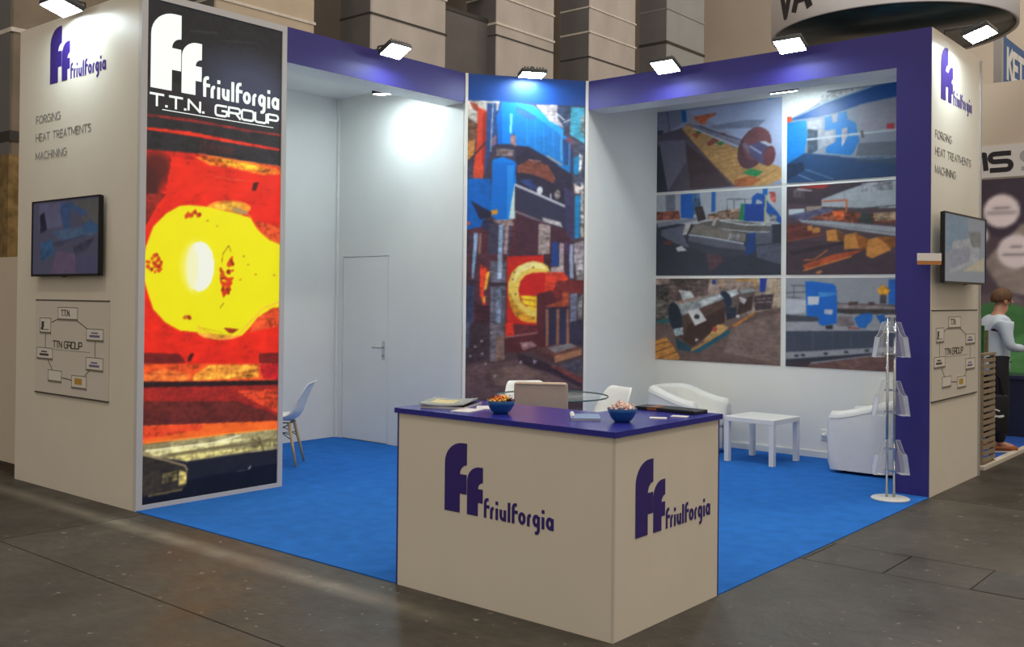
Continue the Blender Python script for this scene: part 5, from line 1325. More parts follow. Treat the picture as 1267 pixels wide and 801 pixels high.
flood('small LED flood light under the header in front of the photo wall', (-1.70, 5.52, 3.72), (1, 0, 0), (-.05, .22, -1), (-1.70, 5.38, 3.89), .22, .14, LED_IN)

# ------------------------------------------------------------------ shell chairs
SHELL = mat('white_plastic_shell', rgb(232, 232, 228), .35)
WOOD = mat('beech_wood', rgb(196, 168, 132), .5, grain=.12, scale=8, stretch=(6, 6, .6))
DARK_WIRE = mat('dark_steel_wire', rgb(50, 50, 54), .4, metal=.8)
def lerp_profile(pts, n):
    out = []
    for i in range(n):
        t = i / (n - 1) * (len(pts) - 1); k = min(int(t), len(pts) - 2); f = t - k
        p0 = pts[max(k - 1, 0)]; p1 = pts[k]; p2 = pts[k + 1]; p3 = pts[min(k + 2, len(pts) - 1)]
        out.append(tuple(.5 * (2 * b + (c - a) * f + (2 * a - 5 * b + 4 * c - d) * f * f + (3 * b - a - 3 * c + d) * f ** 3) for a, b, c, d in zip(p0, p1, p2, p3)))
    return out
def shell_chair(label):
    t = thing('shell_chair', label, 'chair', group='white shell chairs')
    prof = lerp_profile([(.235, .425, .17, .0), (.21, .447, .205, .01), (.1, .438, .225, .03), (-.04, .428, .232, .05), (-.14, .445, .235, .06), (-.195, .51, .235, .055), (-.225, .60, .23, .045), (-.26, .69, .215, .03), (-.295, .77, .185, .015), (-.315, .795, .15, .0)], 22)
    rows = []
    for i, (x, z, hw, curl) in enumerate(prof):
        a = prof[max(i - 1, 0)]; b = prof[min(i + 1, len(prof) - 1)]
        tx, tz = b[0] - a[0], b[1] - a[1]; L = math.hypot(tx, tz); nx_, nz_ = tz / L, -tx / L    # toward the sitter
        if nz_ < 0 and nx_ < 0: nx_, nz_ = -nx_, -nz_
        rows.append([Vector((x + abs(nx_) * curl * abs(s) ** 2.5, hw * s, z + abs(nz_) * curl * abs(s) ** 2.5)) for s in [k / 6 - 1 for k in range(13)]])
    sh = part(MB().grid(rows), 'seat_shell', SHELL, t)
    m = sh.modifiers.new('thickness', 'SOLIDIFY'); m.thickness = .008; m.offset = 0
    for sx in (1, -1):
        for sy in (1, -1):
            part(MB().tube([(.10 * sx, .11 * sy, .41), (.165 * sx + (.015 if sx > 0 else -.02), .18 * sy, .006)], [.017, .011], 10), 'leg', WOOD, t)
    wires = MB()
    for sy in (1, -1):
        wires.tube([(.13, .13 * sy, .3), (-.13, .13 * -sy, .3)], .004, 6).tube([(.10, .11 * sy, .4), (-.14, .145 * sy, .25)], .004, 6).tube([(-.10, .11 * sy, .4), (.14, .145 * sy, .25)], .004, 6)
    wires.tube([(.1, .11, .41), (.1, -.11, .41), (-.1, -.11, .41), (-.1, .11, .41), (.1, .11, .41)], .006, 6)
    part(wires, 'wire_brace', DARK_WIRE, t)
    return t
ch = shell_chair('white shell chair with wooden legs half hidden behind the glowing banner')
def again(src, label, loc, rz):
    c = copy_tree(src); c['label'] = label
    return placed(c, loc, rz)
again(ch, 'white shell chair between the tan chair and the press banner', (-3.37, 3.60, .006), math.atan2(-.40, .54))
again(ch, 'white shell chair at the right edge of the glass table', (-2.66, 3.63, .006), math.atan2(-.94, -.35))
placed(ch, (-5.19, 2.02, .006), math.atan2(-.64, -.77))

# ------------------------------------------------------------------ upholstered chair
TAN = mat('tan_leatherette', rgb(184, 163, 143), .45, grain=.03, scale=30, bump=.08)
uc = thing('dining_chair', 'tan upholstered dining chair with its back turned, behind the counter', 'chair')
part(MB().rbox(-.22, .23, -.225, .225, .39, .48, .03, seg=3), 'seat', TAN, uc)
tl = lambda a, b, c: Vector((a - (c - .44) * .14, b, c))
part(MB().rbox(-.25, -.185, -.218, .218, .42, .945, .028, tl, 3), 'backrest', TAN, uc)
part(MB().tube([tl(-.252, -.2, .93), tl(-.252, .2, .93)], .004, 6), 'seam', TAN, uc)
for sx in (1, -1):
    for sy in (1, -1):
        part(MB().box(.19 * sx - .018, .19 * sx + .018, .19 * sy - .018, .19 * sy + .018, 0, .4), 'leg', mat('dark_wood', rgb(70, 52, 40), .4, grain=.1, scale=12), uc)
placed(uc, (-2.47, 2.63, .006), math.atan2(.57, -.36))

# ------------------------------------------------------------------ glass table
def acrylic(name, lo, hi, col):
    m = bpy.data.materials.new(name); m.use_nodes = True
    nt = m.node_tree; b = nt.nodes['Principled BSDF']; out = nt.nodes['Material Output']
    b.inputs['Base Color'].default_value = col; b.inputs['Roughness'].default_value = .08
    tr = nt.nodes.new('ShaderNodeBsdfTransparent'); mx = nt.nodes.new('ShaderNodeMixShader'); lw = nt.nodes.new('ShaderNodeLayerWeight')
    lw.inputs['Blend'].default_value = .35
    mr = nt.nodes.new('ShaderNodeMapRange'); mr.inputs['To Min'].default_value = lo; mr.inputs['To Max'].default_value = hi
    nt.links.new(lw.outputs['Facing'], mr.inputs['Value']); nt.links.new(mr.outputs['Result'], mx.inputs['Fac'])
    nt.links.new(tr.outputs[0], mx.inputs[1]); nt.links.new(b.outputs[0], mx.inputs[2]); nt.links.new(mx.outputs[0], out.inputs['Surface'])
    return m
ACRYLIC = acrylic('clear_acrylic', .10, .75, (.9, .92, .95, 1))
GLASS = acrylic('clear_table_glass', .05, .22, (.75, .86, .84, 1))
gt = thing('glass_table', 'round glass table on a chrome pedestal in the middle of the stand', 'table', (-2.83, 3.2, .006))
part(MB().lathe([(.0001, .735), (.508, .735), (.508, .747), (.0001, .747)], n=48), 'table_top', GLASS, gt)
part(MB().lathe([(.508, .734), (.513, .738), (.513, .744), (.508, .748)], n=48, closed=True), 'glass_edge', mat('green_glass_edge', rgb(70, 96, 92), .15), gt)
part(MB().lathe([(.03, .02), (.03, .70), (.12, .728), (.12, .735)], n=20), 'pedestal', STEEL, gt)
part(MB().lathe([(.24, 0), (.24, .008), (.05, .022), (.0001, .022)], n=32), 'foot_plate', STEEL, gt)

# ------------------------------------------------------------------ tub armchairs
LEATHER = mat('white_leatherette', rgb(232, 232, 229), .38, grain=.02, scale=12, bump=.05)
def armchair(label):
    t = thing('armchair', label, 'armchair', group='white tub armchairs')
    def path(off):
        ry = .36 - off; rx = .36 - off; pts = [(.33, -ry), (.22, -ry), (.1, -ry), (0, -ry)]
        for k in range(1, 16):
            a = -math.pi / 2 - math.pi * k / 16
            ca, sa = math.cos(a), math.sin(a)
            pts.append((rx * math.copysign(abs(ca) ** .8, ca), ry * math.copysign(abs(sa) ** .8, sa)))
        return pts + [(0, ry), (.1, ry), (.22, ry), (.33, ry)]
    po, pi_ = path(0), path(.125)
    rows = []
    for (ox, oy), (ix, iy) in zip(po, pi_):
        k = min(1, max(0, (.33 - ox) / .62)); k = k * k * (3 - 2 * k)
        h = .575 + .125 * k
        ix = ix if ox < .3 else ox
        mx, my = (ox + ix) / 2, (oy + iy) / 2; dx, dy = (ox - ix) / 2, (oy - iy) / 2
        row = [Vector((ox * .985, oy * .985, .03)), Vector((ox * .995, oy * .995, .2)), Vector((ox, oy, .4)), Vector((ox, oy, h - .06))]
        for q in range(1, 8):
            a = math.pi * q / 8
            row.append(Vector((mx + dx * math.cos(a) * 1.04, my + dy * math.cos(a) * 1.04, h - .06 + .06 * math.sin(a))))
        row += [Vector((ix, iy, h - .06)), Vector((ix, iy, .3))]
        rows.append(row)
    mb = MB().grid(rows)
    n = len(rows[0])
    for r in (rows[0], rows[-1]):
        c = Vector((r[0].x + .02 + .01, (r[2].y + r[-1].y) / 2, .33))
        ring = r + [Vector((r[-1].x, r[-1].y, .03))]
        bulge = [p.lerp(c, .25) + Vector((.022, 0, 0)) for p in ring]
        mb.grid([ring + [ring[0]], bulge + [bulge[0]]])
        mb.add(bulge, [tuple(range(len(bulge)))], False)
    part(mb, 'shell', LEATHER, t, weld=True)
    part(MB().rbox(-.24, .35, -.238, .238, .27, .42, .04, seg=3), 'seat_cushion', LEATHER, t)
    part(MB().rbox(-.25, .33, -.24, .24, .04, .28, .02), 'base', LEATHER, t)
    seam = [Vector((p[0] * 1.004, p[1] * 1.004, .575 + .125 * (lambda k: k * k * (3 - 2 * k))(min(1, max(0, (.33 - p[0]) / .62))) - .062)) for p in po]
    part(MB().tube(seam, .0035, 5), 'piping', LEATHER, t)
    for sx in (1, -1):
        for sy in (1, -1):
            part(MB().lathe([(.022, 0), (.025, .035)], (.24 * sx - .01, .24 * sy, 0), 10), 'foot', BLACK, t)
    return t
a1 = armchair('white tub armchair facing the small table, left of it behind the counter')
a2 = copy_tree(a1); a2['label'] = 'white tub armchair seen from its side behind the brochure stand'
placed(a1, (-2.76, 5.44, .006), math.radians(-6))
placed(a2, (-.765, 5.62, .006), math.radians(180))

# ------------------------------------------------------------------ coffee table
LACQ = mat('white_lacquer', rgb(236, 236, 233), .3)
cf = thing('coffee_table', 'small square white side table on the blue carpet between the armchairs', 'table')
part(MB().rbox(-.275, .275, -.275, .275, .40, .45, .003, seg=1), 'table_top', LACQ, cf)
for sx in (1, -1):
    for sy in (1, -1):
        part(MB().box(.247 * sx - .025, .247 * sx + .025, .247 * sy - .025, .247 * sy + .025, 0, .40), 'leg', LACQ, cf)
placed(cf, (-1.87, 5.44, .006), math.radians(-3))

# ------------------------------------------------------------------ brochure stand
ACR_EDGE = mat('acrylic_edge', rgb(205, 212, 222), .2)
bs = thing('brochure_stand', 'clear acrylic brochure stand on a round white foot before the violet tower', 'stand', (-.214, 4.36, .006))
part(MB().lathe([(.152, 0), (.152, .01), (.142, .016), (.0001, .018)], n=40), 'foot_plate', mat('pale_grey_steel', rgb(214, 216, 214), .35), bs)
rx, ry = math.cos(YAW), math.sin(YAW)
for s in (-1, 1):
    part(MB().tube([(s * .03 * rx, s * .03 * ry, .015), (s * .03 * rx, s * .03 * ry, 1.5)], .011, 10), 'pole', STEEL, bs)
part(MB().box(-.045, .045, -.03, .03, 1.49, 1.51), 'pole_cap', STEEL, bs)
for lv in (1.165, .685, .205):
    cl = part(MB().box(-.05, .05, -.022, .022, lv + .02, lv + .035).box(-.05, .05, -.022, .022, lv + .2, lv + .215), 'bracket', STEEL, bs)
    for s in (-1, 1):
        ex = Vector((s * rx, s * ry, 0)); en = Vector((ry, -rx, 0))
        base = ex * .034 + Vector((0, 0, lv))
        def q(a, b, c, ex=ex, en=en, base=base):
            return base + ex * (a - b * .16 + .035) + Vector((0, 0, b)) + en * c
        w = .072
        out = [(0, 0), (w, 0), (w, .16), (w * .72, .185), (w * .45, .285), (0, .285)]
        pk = MB()
        for c0 in (-.05, .05):
            pk.prism(out, q, c0 - .0012, c0 + .0012)
        pk.box(0, w, 0, .003, -.05, .05, q)
        pk.box(w - .002, w, 0, .16, -.05, .05, q)
        po_ = part(pk, 'brochure_pocket', ACRYLIC, bs)
        ed = MB()
        for c0 in (-.05, .05):
            pts = [q(a, b, c0) for a, b in out[1:]]
            ed.tube(pts, .0022, 5)
        ed.tube([q(w, 0, -.05), q(w, 0, .05)], .0024, 5).tube([q(0, 0, -.05), q(w, 0, -.05)], .0024, 5).tube([q(w, .16, -.05), q(w, .16, .05)], .002, 5)
        e_ = part(ed, 'pocket_rim', ACR_EDGE, bs); e_.parent = po_

# ------------------------------------------------------------------ small stand number sign
sg = thing('corner_sign', 'small white and orange sign clipped to the violet corner of the right tower', 'sign', (.0, 4.65, 1.93))
fs_ = frame((-.075, 4.555, 1.935), (.155, .13, 0))
MB().box(0, .2, .032, .095, 0, .006, fs_).build('card', mat('white_card', rgb(235, 232, 226), .5), sg)
MB().box(0, .2, 0, .032, 0, .006, fs_).build('colour_strip', mat('orange_print', rgb(190, 126, 70), .5), sg)
MB().box(.07, .13, .0, .095, -.03, 0, fs_).build('clip', ALU, sg)

# ------------------------------------------------------------------ on the counter
ZT = 1.0
BOWL = mat('blue_bowl_glaze', rgb(28, 84, 150), .25)
def bowl(label, x, y):
    t = tag(MB().lathe([(.036, 0), (.040, .002), (.058, .022), (.072, .048), (.077, .070), (.074, .071), (.068, .050), (.052, .024), (.03, .010), (.0001, .009)], (0, 0, 0), 32).build('bowl', BOWL), label, 'bowl', 'blue bowls on the counter')
    t.location = (x, y, ZT)
    return t
bowl('blue bowl heaped with orange and yellow sweets on the counter', -.87, .19)
bowl('blue bowl heaped with pale pink sweets on the counter', -.19, .35)
def sweet_mesh(name, m):
    mb = MB()
    mb.ball((0, 0, 0), .013, .009, .008, 8, 5)
    for s in (-1, 1):
        mb.add([(s * .011, 0, 0), (s * .022, -.008, .003), (s * .022, 0, -.004), (s * .022, .008, .003), (s * .012, 0, .003)], [(0, 1, 2), (0, 2, 3), (4, 1, 2), (4, 2, 3)])
    me = mb.build(name, m)
    d = me.data; bpy.data.objects.remove(me); return d
def heap(cx, cy, n, kinds, group, seed):
    rng = random.Random(seed); meshes = {}
    for i in range(n):
        nm, col, lab = kinds[i % len(kinds)]
        if nm + lab not in meshes: meshes[nm + lab] = sweet_mesh(nm, mat('wrapper_' + lab.split()[0] + str(seed), rgb(*col), .35))
        o = bpy.data.objects.new(nm, meshes[nm + lab]); COL.objects.link(o)
        r = .058 * math.sqrt((i + .5) / n); a = i * 2.39996
        o.location = (cx + r * math.cos(a), cy + r * math.sin(a), ZT + .064 + .030 * (1 - (r / .06) ** 2) + rng.uniform(-.003, .004))
        o.rotation_euler = (rng.uniform(-.5, .5), rng.uniform(-.6, .6), rng.uniform(0, 6.28))
        tag(o, lab, 'sweet', group)
heap(-.87, .19, 42, [('sweet', (226, 120, 30), 'orange wrapped sweet in the bowl of orange and yellow sweets'), ('sweet', (236, 190, 90), 'yellow wrapped sweet in the bowl of orange and yellow sweets'), ('sweet', (190, 60, 30), 'red wrapped sweet in the bowl of orange and yellow sweets'), ('sweet', (232, 150, 60), 'amber wrapped sweet in the bowl of orange and yellow sweets'), ('sweet', (60, 46, 30), 'dark wrapped sweet in the bowl of orange and yellow sweets')], 'sweets in the left bowl', 4)
heap(-.19, .35, 42, [('sweet', (232, 200, 188), 'pink wrapped sweet in the bowl of pale sweets'), ('sweet', (240, 228, 218), 'ivory wrapped sweet in the bowl of pale sweets'), ('sweet', (222, 176, 164), 'rosy wrapped sweet in the bowl of pale sweets')], 'sweets in the right bowl', 5)

GLOSS_GREY = mat('glossy_cover_grey', rgb(150, 156, 150), .2)
PAGE = mat('paper_pages', rgb(206, 206, 202), .6)
DARK_COVER = mat('dark_cover', rgb(40, 42, 52), .3)
def magazine(label, x, y, rz, z, w=.21, d=.297, h=.008, cover=GLOSS_GREY, inset=None, curl=.0):
    t = thing('magazine', label, 'magazine', group='magazines on the counter')
    bend = lambda a, b, c: Vector((a, b, c + curl * (abs(a) / (w / 2)) ** 2.0))
    def sheet(z0, z1, e=0.0):
        n = 9; mb = MB(); top = []; bot = []
        for k in range(n):
            a = -w / 2 + e + (w - 2 * e) * k / (n - 1)
            top.append([bend(a, -d / 2 + e, z1), bend(a, d / 2 - e, z1)]); bot.append([bend(a, -d / 2 + e, z0), bend(a, d / 2 - e, z0)])
        mb.grid(top, False).grid(bot, False)
        mb.grid([[top[k][0], bot[k][0]] for k in range(n)], False).grid([[top[k][1], bot[k][1]] for k in range(n)], False)
        mb.grid([[top[0][0], top[0][1]], [bot[0][0], bot[0][1]]], False).grid([[top[-1][0], top[-1][1]], [bot[-1][0], bot[-1][1]]], False)
        return mb
    part(sheet(.001, h - .001, .001), 'pages', PAGE, t, True)
    cv = part(sheet(h - .001, h), 'cover', cover, t, True)
    part(sheet(0, .001), 'back_cover', DARK_COVER, t, True)
    if inset:
        n = 7; a0, a1_, b0, b1 = inset[1]
        pl = part(MB().grid([[bend(a0 + (a1_ - a0) * k / (n - 1), b0, h + .0006), bend(a0 + (a1_ - a0) * k / (n - 1), b1, h + .0006)] for k in range(n)]), 'cover_picture', inset[0], t)
        pl.parent = cv
    return placed(t, (x, y, z), rz)
YEL = mat('yellow_print', rgb(216, 200, 130), .3)
magazine('dark catalogue at the bottom of the pile at the left end of the counter', -1.32, .28, .42, ZT, .26, .34, .014, DARK_COVER)
magazine('grey magazine with a yellow cover picture on top of the pile, left end of counter', -1.34, .28, .50, ZT + .0145, .26, .36, .008, GLOSS_GREY, (YEL, (-.09, .05, -.1, .08)), .010)
LEAF = mat('white_leaflet', rgb(226, 222, 222), .4)
for x, y, rz, lab in ((-1.09, .16, .2, 'white leaflet lying in front of the magazine pile on the counter'), (-1.10, .34, .7, 'white leaflet between the magazine pile and the orange sweets bowl')):
    o = tag(MB().box(-.06, .06, -.08, .08, 0, .004).build('leaflet', LEAF), lab, 'leaflet', 'leaflets on the counter'); placed(o, (x, y, ZT), rz)
nb = thing('notepad', 'pale blue spiral notepad between the two blue bowls', 'notepad')
part(MB().box(-.075, .075, -.1, .1, 0, .009), 'pages', PAGE, nb)
part(MB().box(-.078, .078, -.103, .103, .009, .0105), 'cover', mat('pale_blue_cover', rgb(120, 150, 196), .35), nb)
sp = MB()
for k in range(16):
    y = -.094 + k * .0125
    sp.tube([(-.066 + .011 * math.cos(a * .785), y, .0128 + .011 * math.sin(a * .785)) for a in range(9)], .0016, 5)
part(sp, 'wire_spiral', mat('white_wire', rgb(236, 236, 236), .3), nb)
placed(nb, (-.42, .345, ZT), math.radians(38))
for x, y, rz, lab in ((-.135, .61, .5, 'white business card on the counter nearest the pale sweets bowl'), (-.09, .755, .3, 'white business card on the counter nearest the dark folders')):
    o = tag(MB().rbox(-.045, .045, -.03, .03, 0, .004, .0015, seg=1).build('business_card', LEAF), lab, 'card', 'cards on the counter'); placed(o, (x, y, ZT), rz)
BRN = mat('copper_print', rgb(150, 92, 50), .3)
for x, y, rz, z, lab in ((-.36, .955, .05, ZT, 'black folder with copper print at the far edge of the counter top'), (-.165, .95, -.04, ZT, 'plain black folder at the right end of the counter top')):
    t = thing('folder', lab, 'folder', group='black folders on the counter')
    part(MB().rbox(-.098, .098, -.07, .07, 0, .02, .003, seg=1), 'cover', BLACK, t)
    if 'copper' in lab: part(MB().box(-.02, .04, -.0705, -.0698, .004, .017).box(-.02, .04, -.06, .05, .0201, .0206), 'cover_picture', BRN, t)
    placed(t, (x, y, z), rz)
# ------------------------------------------------------------------ hall behind the stand
structure('wall_hall_left', MB().box(-13.2, -13, -6, 24, 0, 17), mat('dark_hall_wall', rgb(112, 104, 96), .8, grain=.12, scale=.8))
structure('wall_hall_back', MB().box(-13, 16, 24, 24.2, 0, 17), mat('beige_hall_wall', rgb(216, 204, 190), .8, grain=.05, scale=.7))
FILM = mat('grey_film_wrap', rgb(184, 178, 174), .3, grain=.1, scale=2.2, bump=.8, stretch=(1, 1, .5))
FILM2 = mat('blue_grey_cladding', rgb(150, 154, 156), .4, grain=.06, scale=2, bump=.2)
FILM3 = mat('beige_film_wrap', rgb(190, 176, 156), .35, grain=.08, scale=2, bump=.5)
FOIL = mat('gold_foil_wrap', rgb(150, 126, 84), .3, metal=.3, grain=.35, scale=9, bump=.9)
SIDE_SHADE = mat('side_shade_grey', rgb(112, 110, 112), .6, grain=.08, scale=1.5)
TAPE = mat('clear_tape', rgb(214, 208, 200), .15, grain=.1, scale=12)
STRAP = mat('dark_strap', rgb(58, 56, 54), .6)
def pillar(label, y0, fm, bands, w=1.7, d=.72, low=None):
    t = thing('hall_pillar', label, 'pillar', (-9.36, y0 + w / 2, 0), group='wrapped pillars of the hall')
    x0, x1, y1 = -9 - d, -9, y0 + w
    MB().rbox(x0, x1, y0, y1, 0, 13, .025, seg=1).build('shaft', fm, t)
    MB().box(x0 + .01, x1 - .012, y0 - .006, y0, 0, 13).build('side_shade_panel', SIDE_SHADE, t)  # thin dark panel: shade on this pillar face put in as colour
    if low: MB().box(x0 - .02, x1 + .02, y0 - .02, y1 + .02, 0, low).build('lower_wrap', FOIL, t)
    for z, h, m in bands:
        MB().box(x0 - .008, x1 + .012, y0 - .010, y1 + .008, z, z + h).build('tape_band' if m is TAPE else 'strap', m, t)
    return t
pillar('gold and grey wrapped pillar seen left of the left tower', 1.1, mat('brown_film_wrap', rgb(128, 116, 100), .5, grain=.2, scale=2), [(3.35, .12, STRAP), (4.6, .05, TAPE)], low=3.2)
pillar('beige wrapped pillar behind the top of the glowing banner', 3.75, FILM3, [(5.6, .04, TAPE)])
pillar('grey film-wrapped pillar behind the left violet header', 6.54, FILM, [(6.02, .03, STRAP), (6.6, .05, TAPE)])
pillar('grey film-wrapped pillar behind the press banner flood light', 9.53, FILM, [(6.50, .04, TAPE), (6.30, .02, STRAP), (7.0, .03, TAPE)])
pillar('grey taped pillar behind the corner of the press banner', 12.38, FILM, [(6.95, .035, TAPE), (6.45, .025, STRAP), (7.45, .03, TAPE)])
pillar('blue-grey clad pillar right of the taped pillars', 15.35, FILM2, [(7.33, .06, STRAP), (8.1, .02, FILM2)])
du = thing('ventilation_duct', 'dark boxed duct between two wrapped pillars above the left header', 'duct', (-9.5, 8.9, 6))
MB().box(-9.62, -9.2, 8.24, 9.53, 4.5, 6.55).build('casing', mat('dark_duct', rgb(96, 92, 92), .6, grain=.1, scale=3), du)
MB().box(-9.62, -9.19, 8.24, 9.53, 6.55, 6.62).build('flange', STRAP, du)
for k in range(2): MB().tube([(-9.3, 8.26, 6.9 + .18 * k), (-9.3, 9.52, 7.1 + .1 * k)], .06, 10).build('pipe', FILM, du)

# ------------------------------------------------------------------ hanging ring sign
RING_C, RING_R, RING_Z = Vector((-2.27, 10.2, 0)), 1.60, 5.36
rs = thing('hanging_ring_sign', 'large white round banner hanging above the right tower', 'sign', (RING_C.x, RING_C.y, RING_Z))
BANNER = mat('white_banner_fabric', rgb(226, 224, 226), .6, grain=.02, scale=2)
part(MB().lathe([(RING_R, 0), (RING_R + .02, .01), (RING_R + .02, 1.3), (RING_R, 1.31), (RING_R - .02, 1.3), (RING_R - .02, .01)], n=72, closed=True), 'ring_band', BANNER, rs)
part(MB().lathe([(RING_R - .03, .02), (RING_R - .03, 1.2)], n=72), 'lining', mat('dark_lining', rgb(30, 52, 60), .3, grain=.3, scale=2), rs)
part(MB().lathe([(.001, 1.18), (RING_R - .03, 1.18), (RING_R - .03, 1.2), (.001, 1.2)], n=48), 'lid', mat('dark_lid', rgb(44, 50, 58), .4, grain=.4, scale=4), rs)
for k in range(4):
    a = k * math.pi / 4 + .2
    c_, s_ = math.cos(a) * (RING_R - .04), math.sin(a) * (RING_R - .04)
    part(MB().tube([(-c_, -s_, .62), (c_, s_, .62)], .025, 8), 'truss_bar', ALU, rs)
for k in range(4):
    a = k * math.pi / 2 + .5
    part(MB().tube([(1.5 * math.cos(a), 1.5 * math.sin(a), 1.2), (1.5 * math.cos(a), 1.5 * math.sin(a), 8.2)], .006, 6), 'cable', STEEL, rs)
def ring_fr(phi0):
    def f(a, b, c=0.0):
        t = phi0 + a / RING_R
        return Vector(((RING_R + .02 + c) * math.cos(t), (RING_R + .02 + c) * math.sin(t), b))
    return f
st, _ = text_strokes(CAPS, 'VA', .42, .1)
fine = [[tuple(np.array(p[i]) * (1 - q / 4) + np.array(p[i + 1]) * q / 4) for i in range(len(p) - 1) for q in range(4)] + [p[-1]] for p in st]
part(strokes(MB(), fine, .1, lambda a, b, c=0.0: ring_fr(math.radians(228))(a, b + .14, c), .001, .006), 'lettering', mat('black_print', rgb(30, 30, 36), .5), rs)

# ------------------------------------------------------------------ blue hanging sign
ks = thing('hanging_sign', 'blue rectangular sign with white letters at the right edge', 'sign', (-1.5, 14, 5))
MB().box(-1.60, -1.505, 13.03, 16.2, 5.03, 5.83).build('panel', mat('blue_sign', rgb(40, 96, 160), .5), ks)
MB().box(-1.62, -1.495, 12.95, 13.03, 5.0, 5.87).build('edge_frame', ALU, ks)
lettering(ks, frame((-1.505, 13.32, 5.22), (0, 1, 0)), 'KET', .42, .11, mat('white_print', rgb(236, 236, 236), .5), CAPS, .22, c1=.006)
for y in (13.4, 15.8): MB().tube([(-1.55, y, 5.83), (-1.55, y, 13)], .008, 6).build('cable', STEEL, ks)

# ------------------------------------------------------------------ neighbouring stand on the right
nw = thing('neighbour_wall', 'beige wall of the neighbouring stand with a dark and green poster', 'stand wall', (-1, 10.05, 0))
MB().box(-3.2, 1.6, 10, 10.1, 0, 4.47).build('panel', mat('beige_panel', rgb(206, 194, 178), .5, grain=.02, scale=2), nw)
MB().box(-1.9, 1.55, 3.24, 3.655, 0, .012, frame((0, 10, 0), (1, 0, 0))).build('name_strip', mat('white_strip', rgb(222, 220, 220), .4), nw)
lettering(nw, frame((-1.225, 9.988, 3.335), (1, 0, 0)), 'MS', .21, .062, mat('near_black_print', rgb(34, 32, 40), .4), WIDE, .22, sx=1.0, c1=.004)
lettering(nw, frame((-.53, 9.988, 3.335), (1, 0, 0)), 'S', .21, .05, mat('pale_grey_print', rgb(170, 168, 172), .4), WIDE, .22, c1=.004)
PICTURES['NEIGHBOUR'] = [('b', (74, 62, 72)), ('p', (52, 44, 58), .2, [0, 780, 1000, 700, 1000, 1000, 0, 1000]), ('p', (132, 122, 118), .2, [330, 640, 520, 800, 1000, 860, 1000, 520, 700, 470, 420, 520]), ('p', (190, 182, 150), .2, [560, 930, 700, 1000, 1000, 1000, 1000, 900, 700, 880]),
    ('p', (98, 84, 92), .25, [0, 430, 420, 520, 560, 470, 1000, 540, 1000, 380, 0, 420]), ('p', (60, 110, 62), .2, [0, 0, 1000, 0, 1000, 420, 700, 400, 420, 480, 0, 380]), ('p', (76, 132, 76), .15, [380, 0, 1000, 0, 1000, 330, 620, 360, 420, 300]), ('p', (70, 60, 70), .2, [600, 560, 660, 560, 640, 380, 580, 380]),
    ('p', (206, 196, 200), .02, [int(1000 * (.42 + .092 * math.cos(k * .2618))) if i == 0 else int(1000 * (.858 + .0715 * math.sin(k * .2618))) for k in range(24) for i in (0, 1)]),
    ('p', (206, 196, 200), .02, [int(1000 * (.492 + .092 * math.cos(k * .2618))) if i == 0 else int(1000 * (.685 + .0715 * math.sin(k * .2618))) for k in range(24) for i in (0, 1)]),
    ('p', (206, 196, 200), .02, [int(1000 * (.30 + .055 * math.cos(k * .2618))) if i == 0 else int(1000 * (.755 + .045 * math.sin(k * .2618))) for k in range(24) for i in (0, 1)]),
    ('l', (110, 100, 108), .008, [380, 872, 460, 872]), ('l', (110, 100, 108), .008, [350, 850, 490, 850]), ('l', (110, 100, 108), .008, [470, 705, 520, 705]), ('l', (110, 100, 108), .008, [430, 672, 550, 672])]
picture('poster_print', 'NEIGHBOUR', frame((-1.75, 9.99, .22), (1, 0, 0)), 2.35, 3.0, 94, 120, print_mat('matte_print_neighbour', gain=1.6), nw, 41)
tag(MB().box(-3.1, -.10, 6.42, 9.99, 0, .006).build('carpet', mat('deep_blue_carpet', rgb(30, 86, 180), .95, grain=.1, scale=60)), 'blue carpet of the neighbouring stand beyond the right tower', 'carpet')
tag(MB().box(-.10, -.03, 6.42, 12, 0, .035).build('floor_edging', mat('pale_edging', rgb(208, 200, 188), .5)), 'pale edging strip along the neighbouring stand floor', 'edging')
nc = thing('low_counter', 'dark navy counter behind the standing person', 'counter', (-.3, 9.5, .006))
MB().box(-.62, -.12, 9.25, 9.8, .006, .70).build('body', mat('navy_panel', rgb(34, 38, 66), .5), nc)
MB().box(-.64, -.10, 9.23, 9.82, .70, .74).build('worktop', mat('navy_top', rgb(44, 48, 80), .3), nc)

# slatted rack with leaflets
RW = mat('rack_wood', rgb(146, 130, 110), .6, grain=.1, scale=6, stretch=(1, 1, 8))
rk = thing('slatted_rack', 'narrow slatted wooden rack beside the right tower, in front of the person', 'rack', (-.2, 6.72, .006))
for y in (6.50, 6.90): MB().box(-.11, -.07, y, y + .04, .04, 1.10).build('upright', RW, rk)
for y in (6.50, 6.90): MB().box(-.34, -.30, y, y + .04, .04, 1.10).build('upright', RW, rk)
for k in range(17): MB().box(-.078, -.062, 6.505, 6.935, .06 + k * .061, .096 + k * .061).build('slat', RW, rk)
MB().box(-.35, -.06, 6.49, 6.95, 1.10, 1.125).build('shelf', RW, rk)
MB().box(-.35, -.06, 6.49, 6.95, .006, .04).build('shelf', RW, rk)
for i, (y, h, c, lab) in enumerate(((6.54, .33, (96, 84, 60), 'brown brochure standing on the slatted rack'), (6.66, .27, (40, 110, 60), 'green brochure standing on the slatted rack'), (6.80, .22, (120, 110, 80), 'olive brochure standing on the slatted rack'))):
    tag(MB().box(-.26, -.10, y, y + .02, 1.125, 1.125 + h).build('brochure', mat('brochure_%d' % i, rgb(*c), .4, grain=.25, scale=14)), lab, 'brochure', 'brochures on the slatted rack')

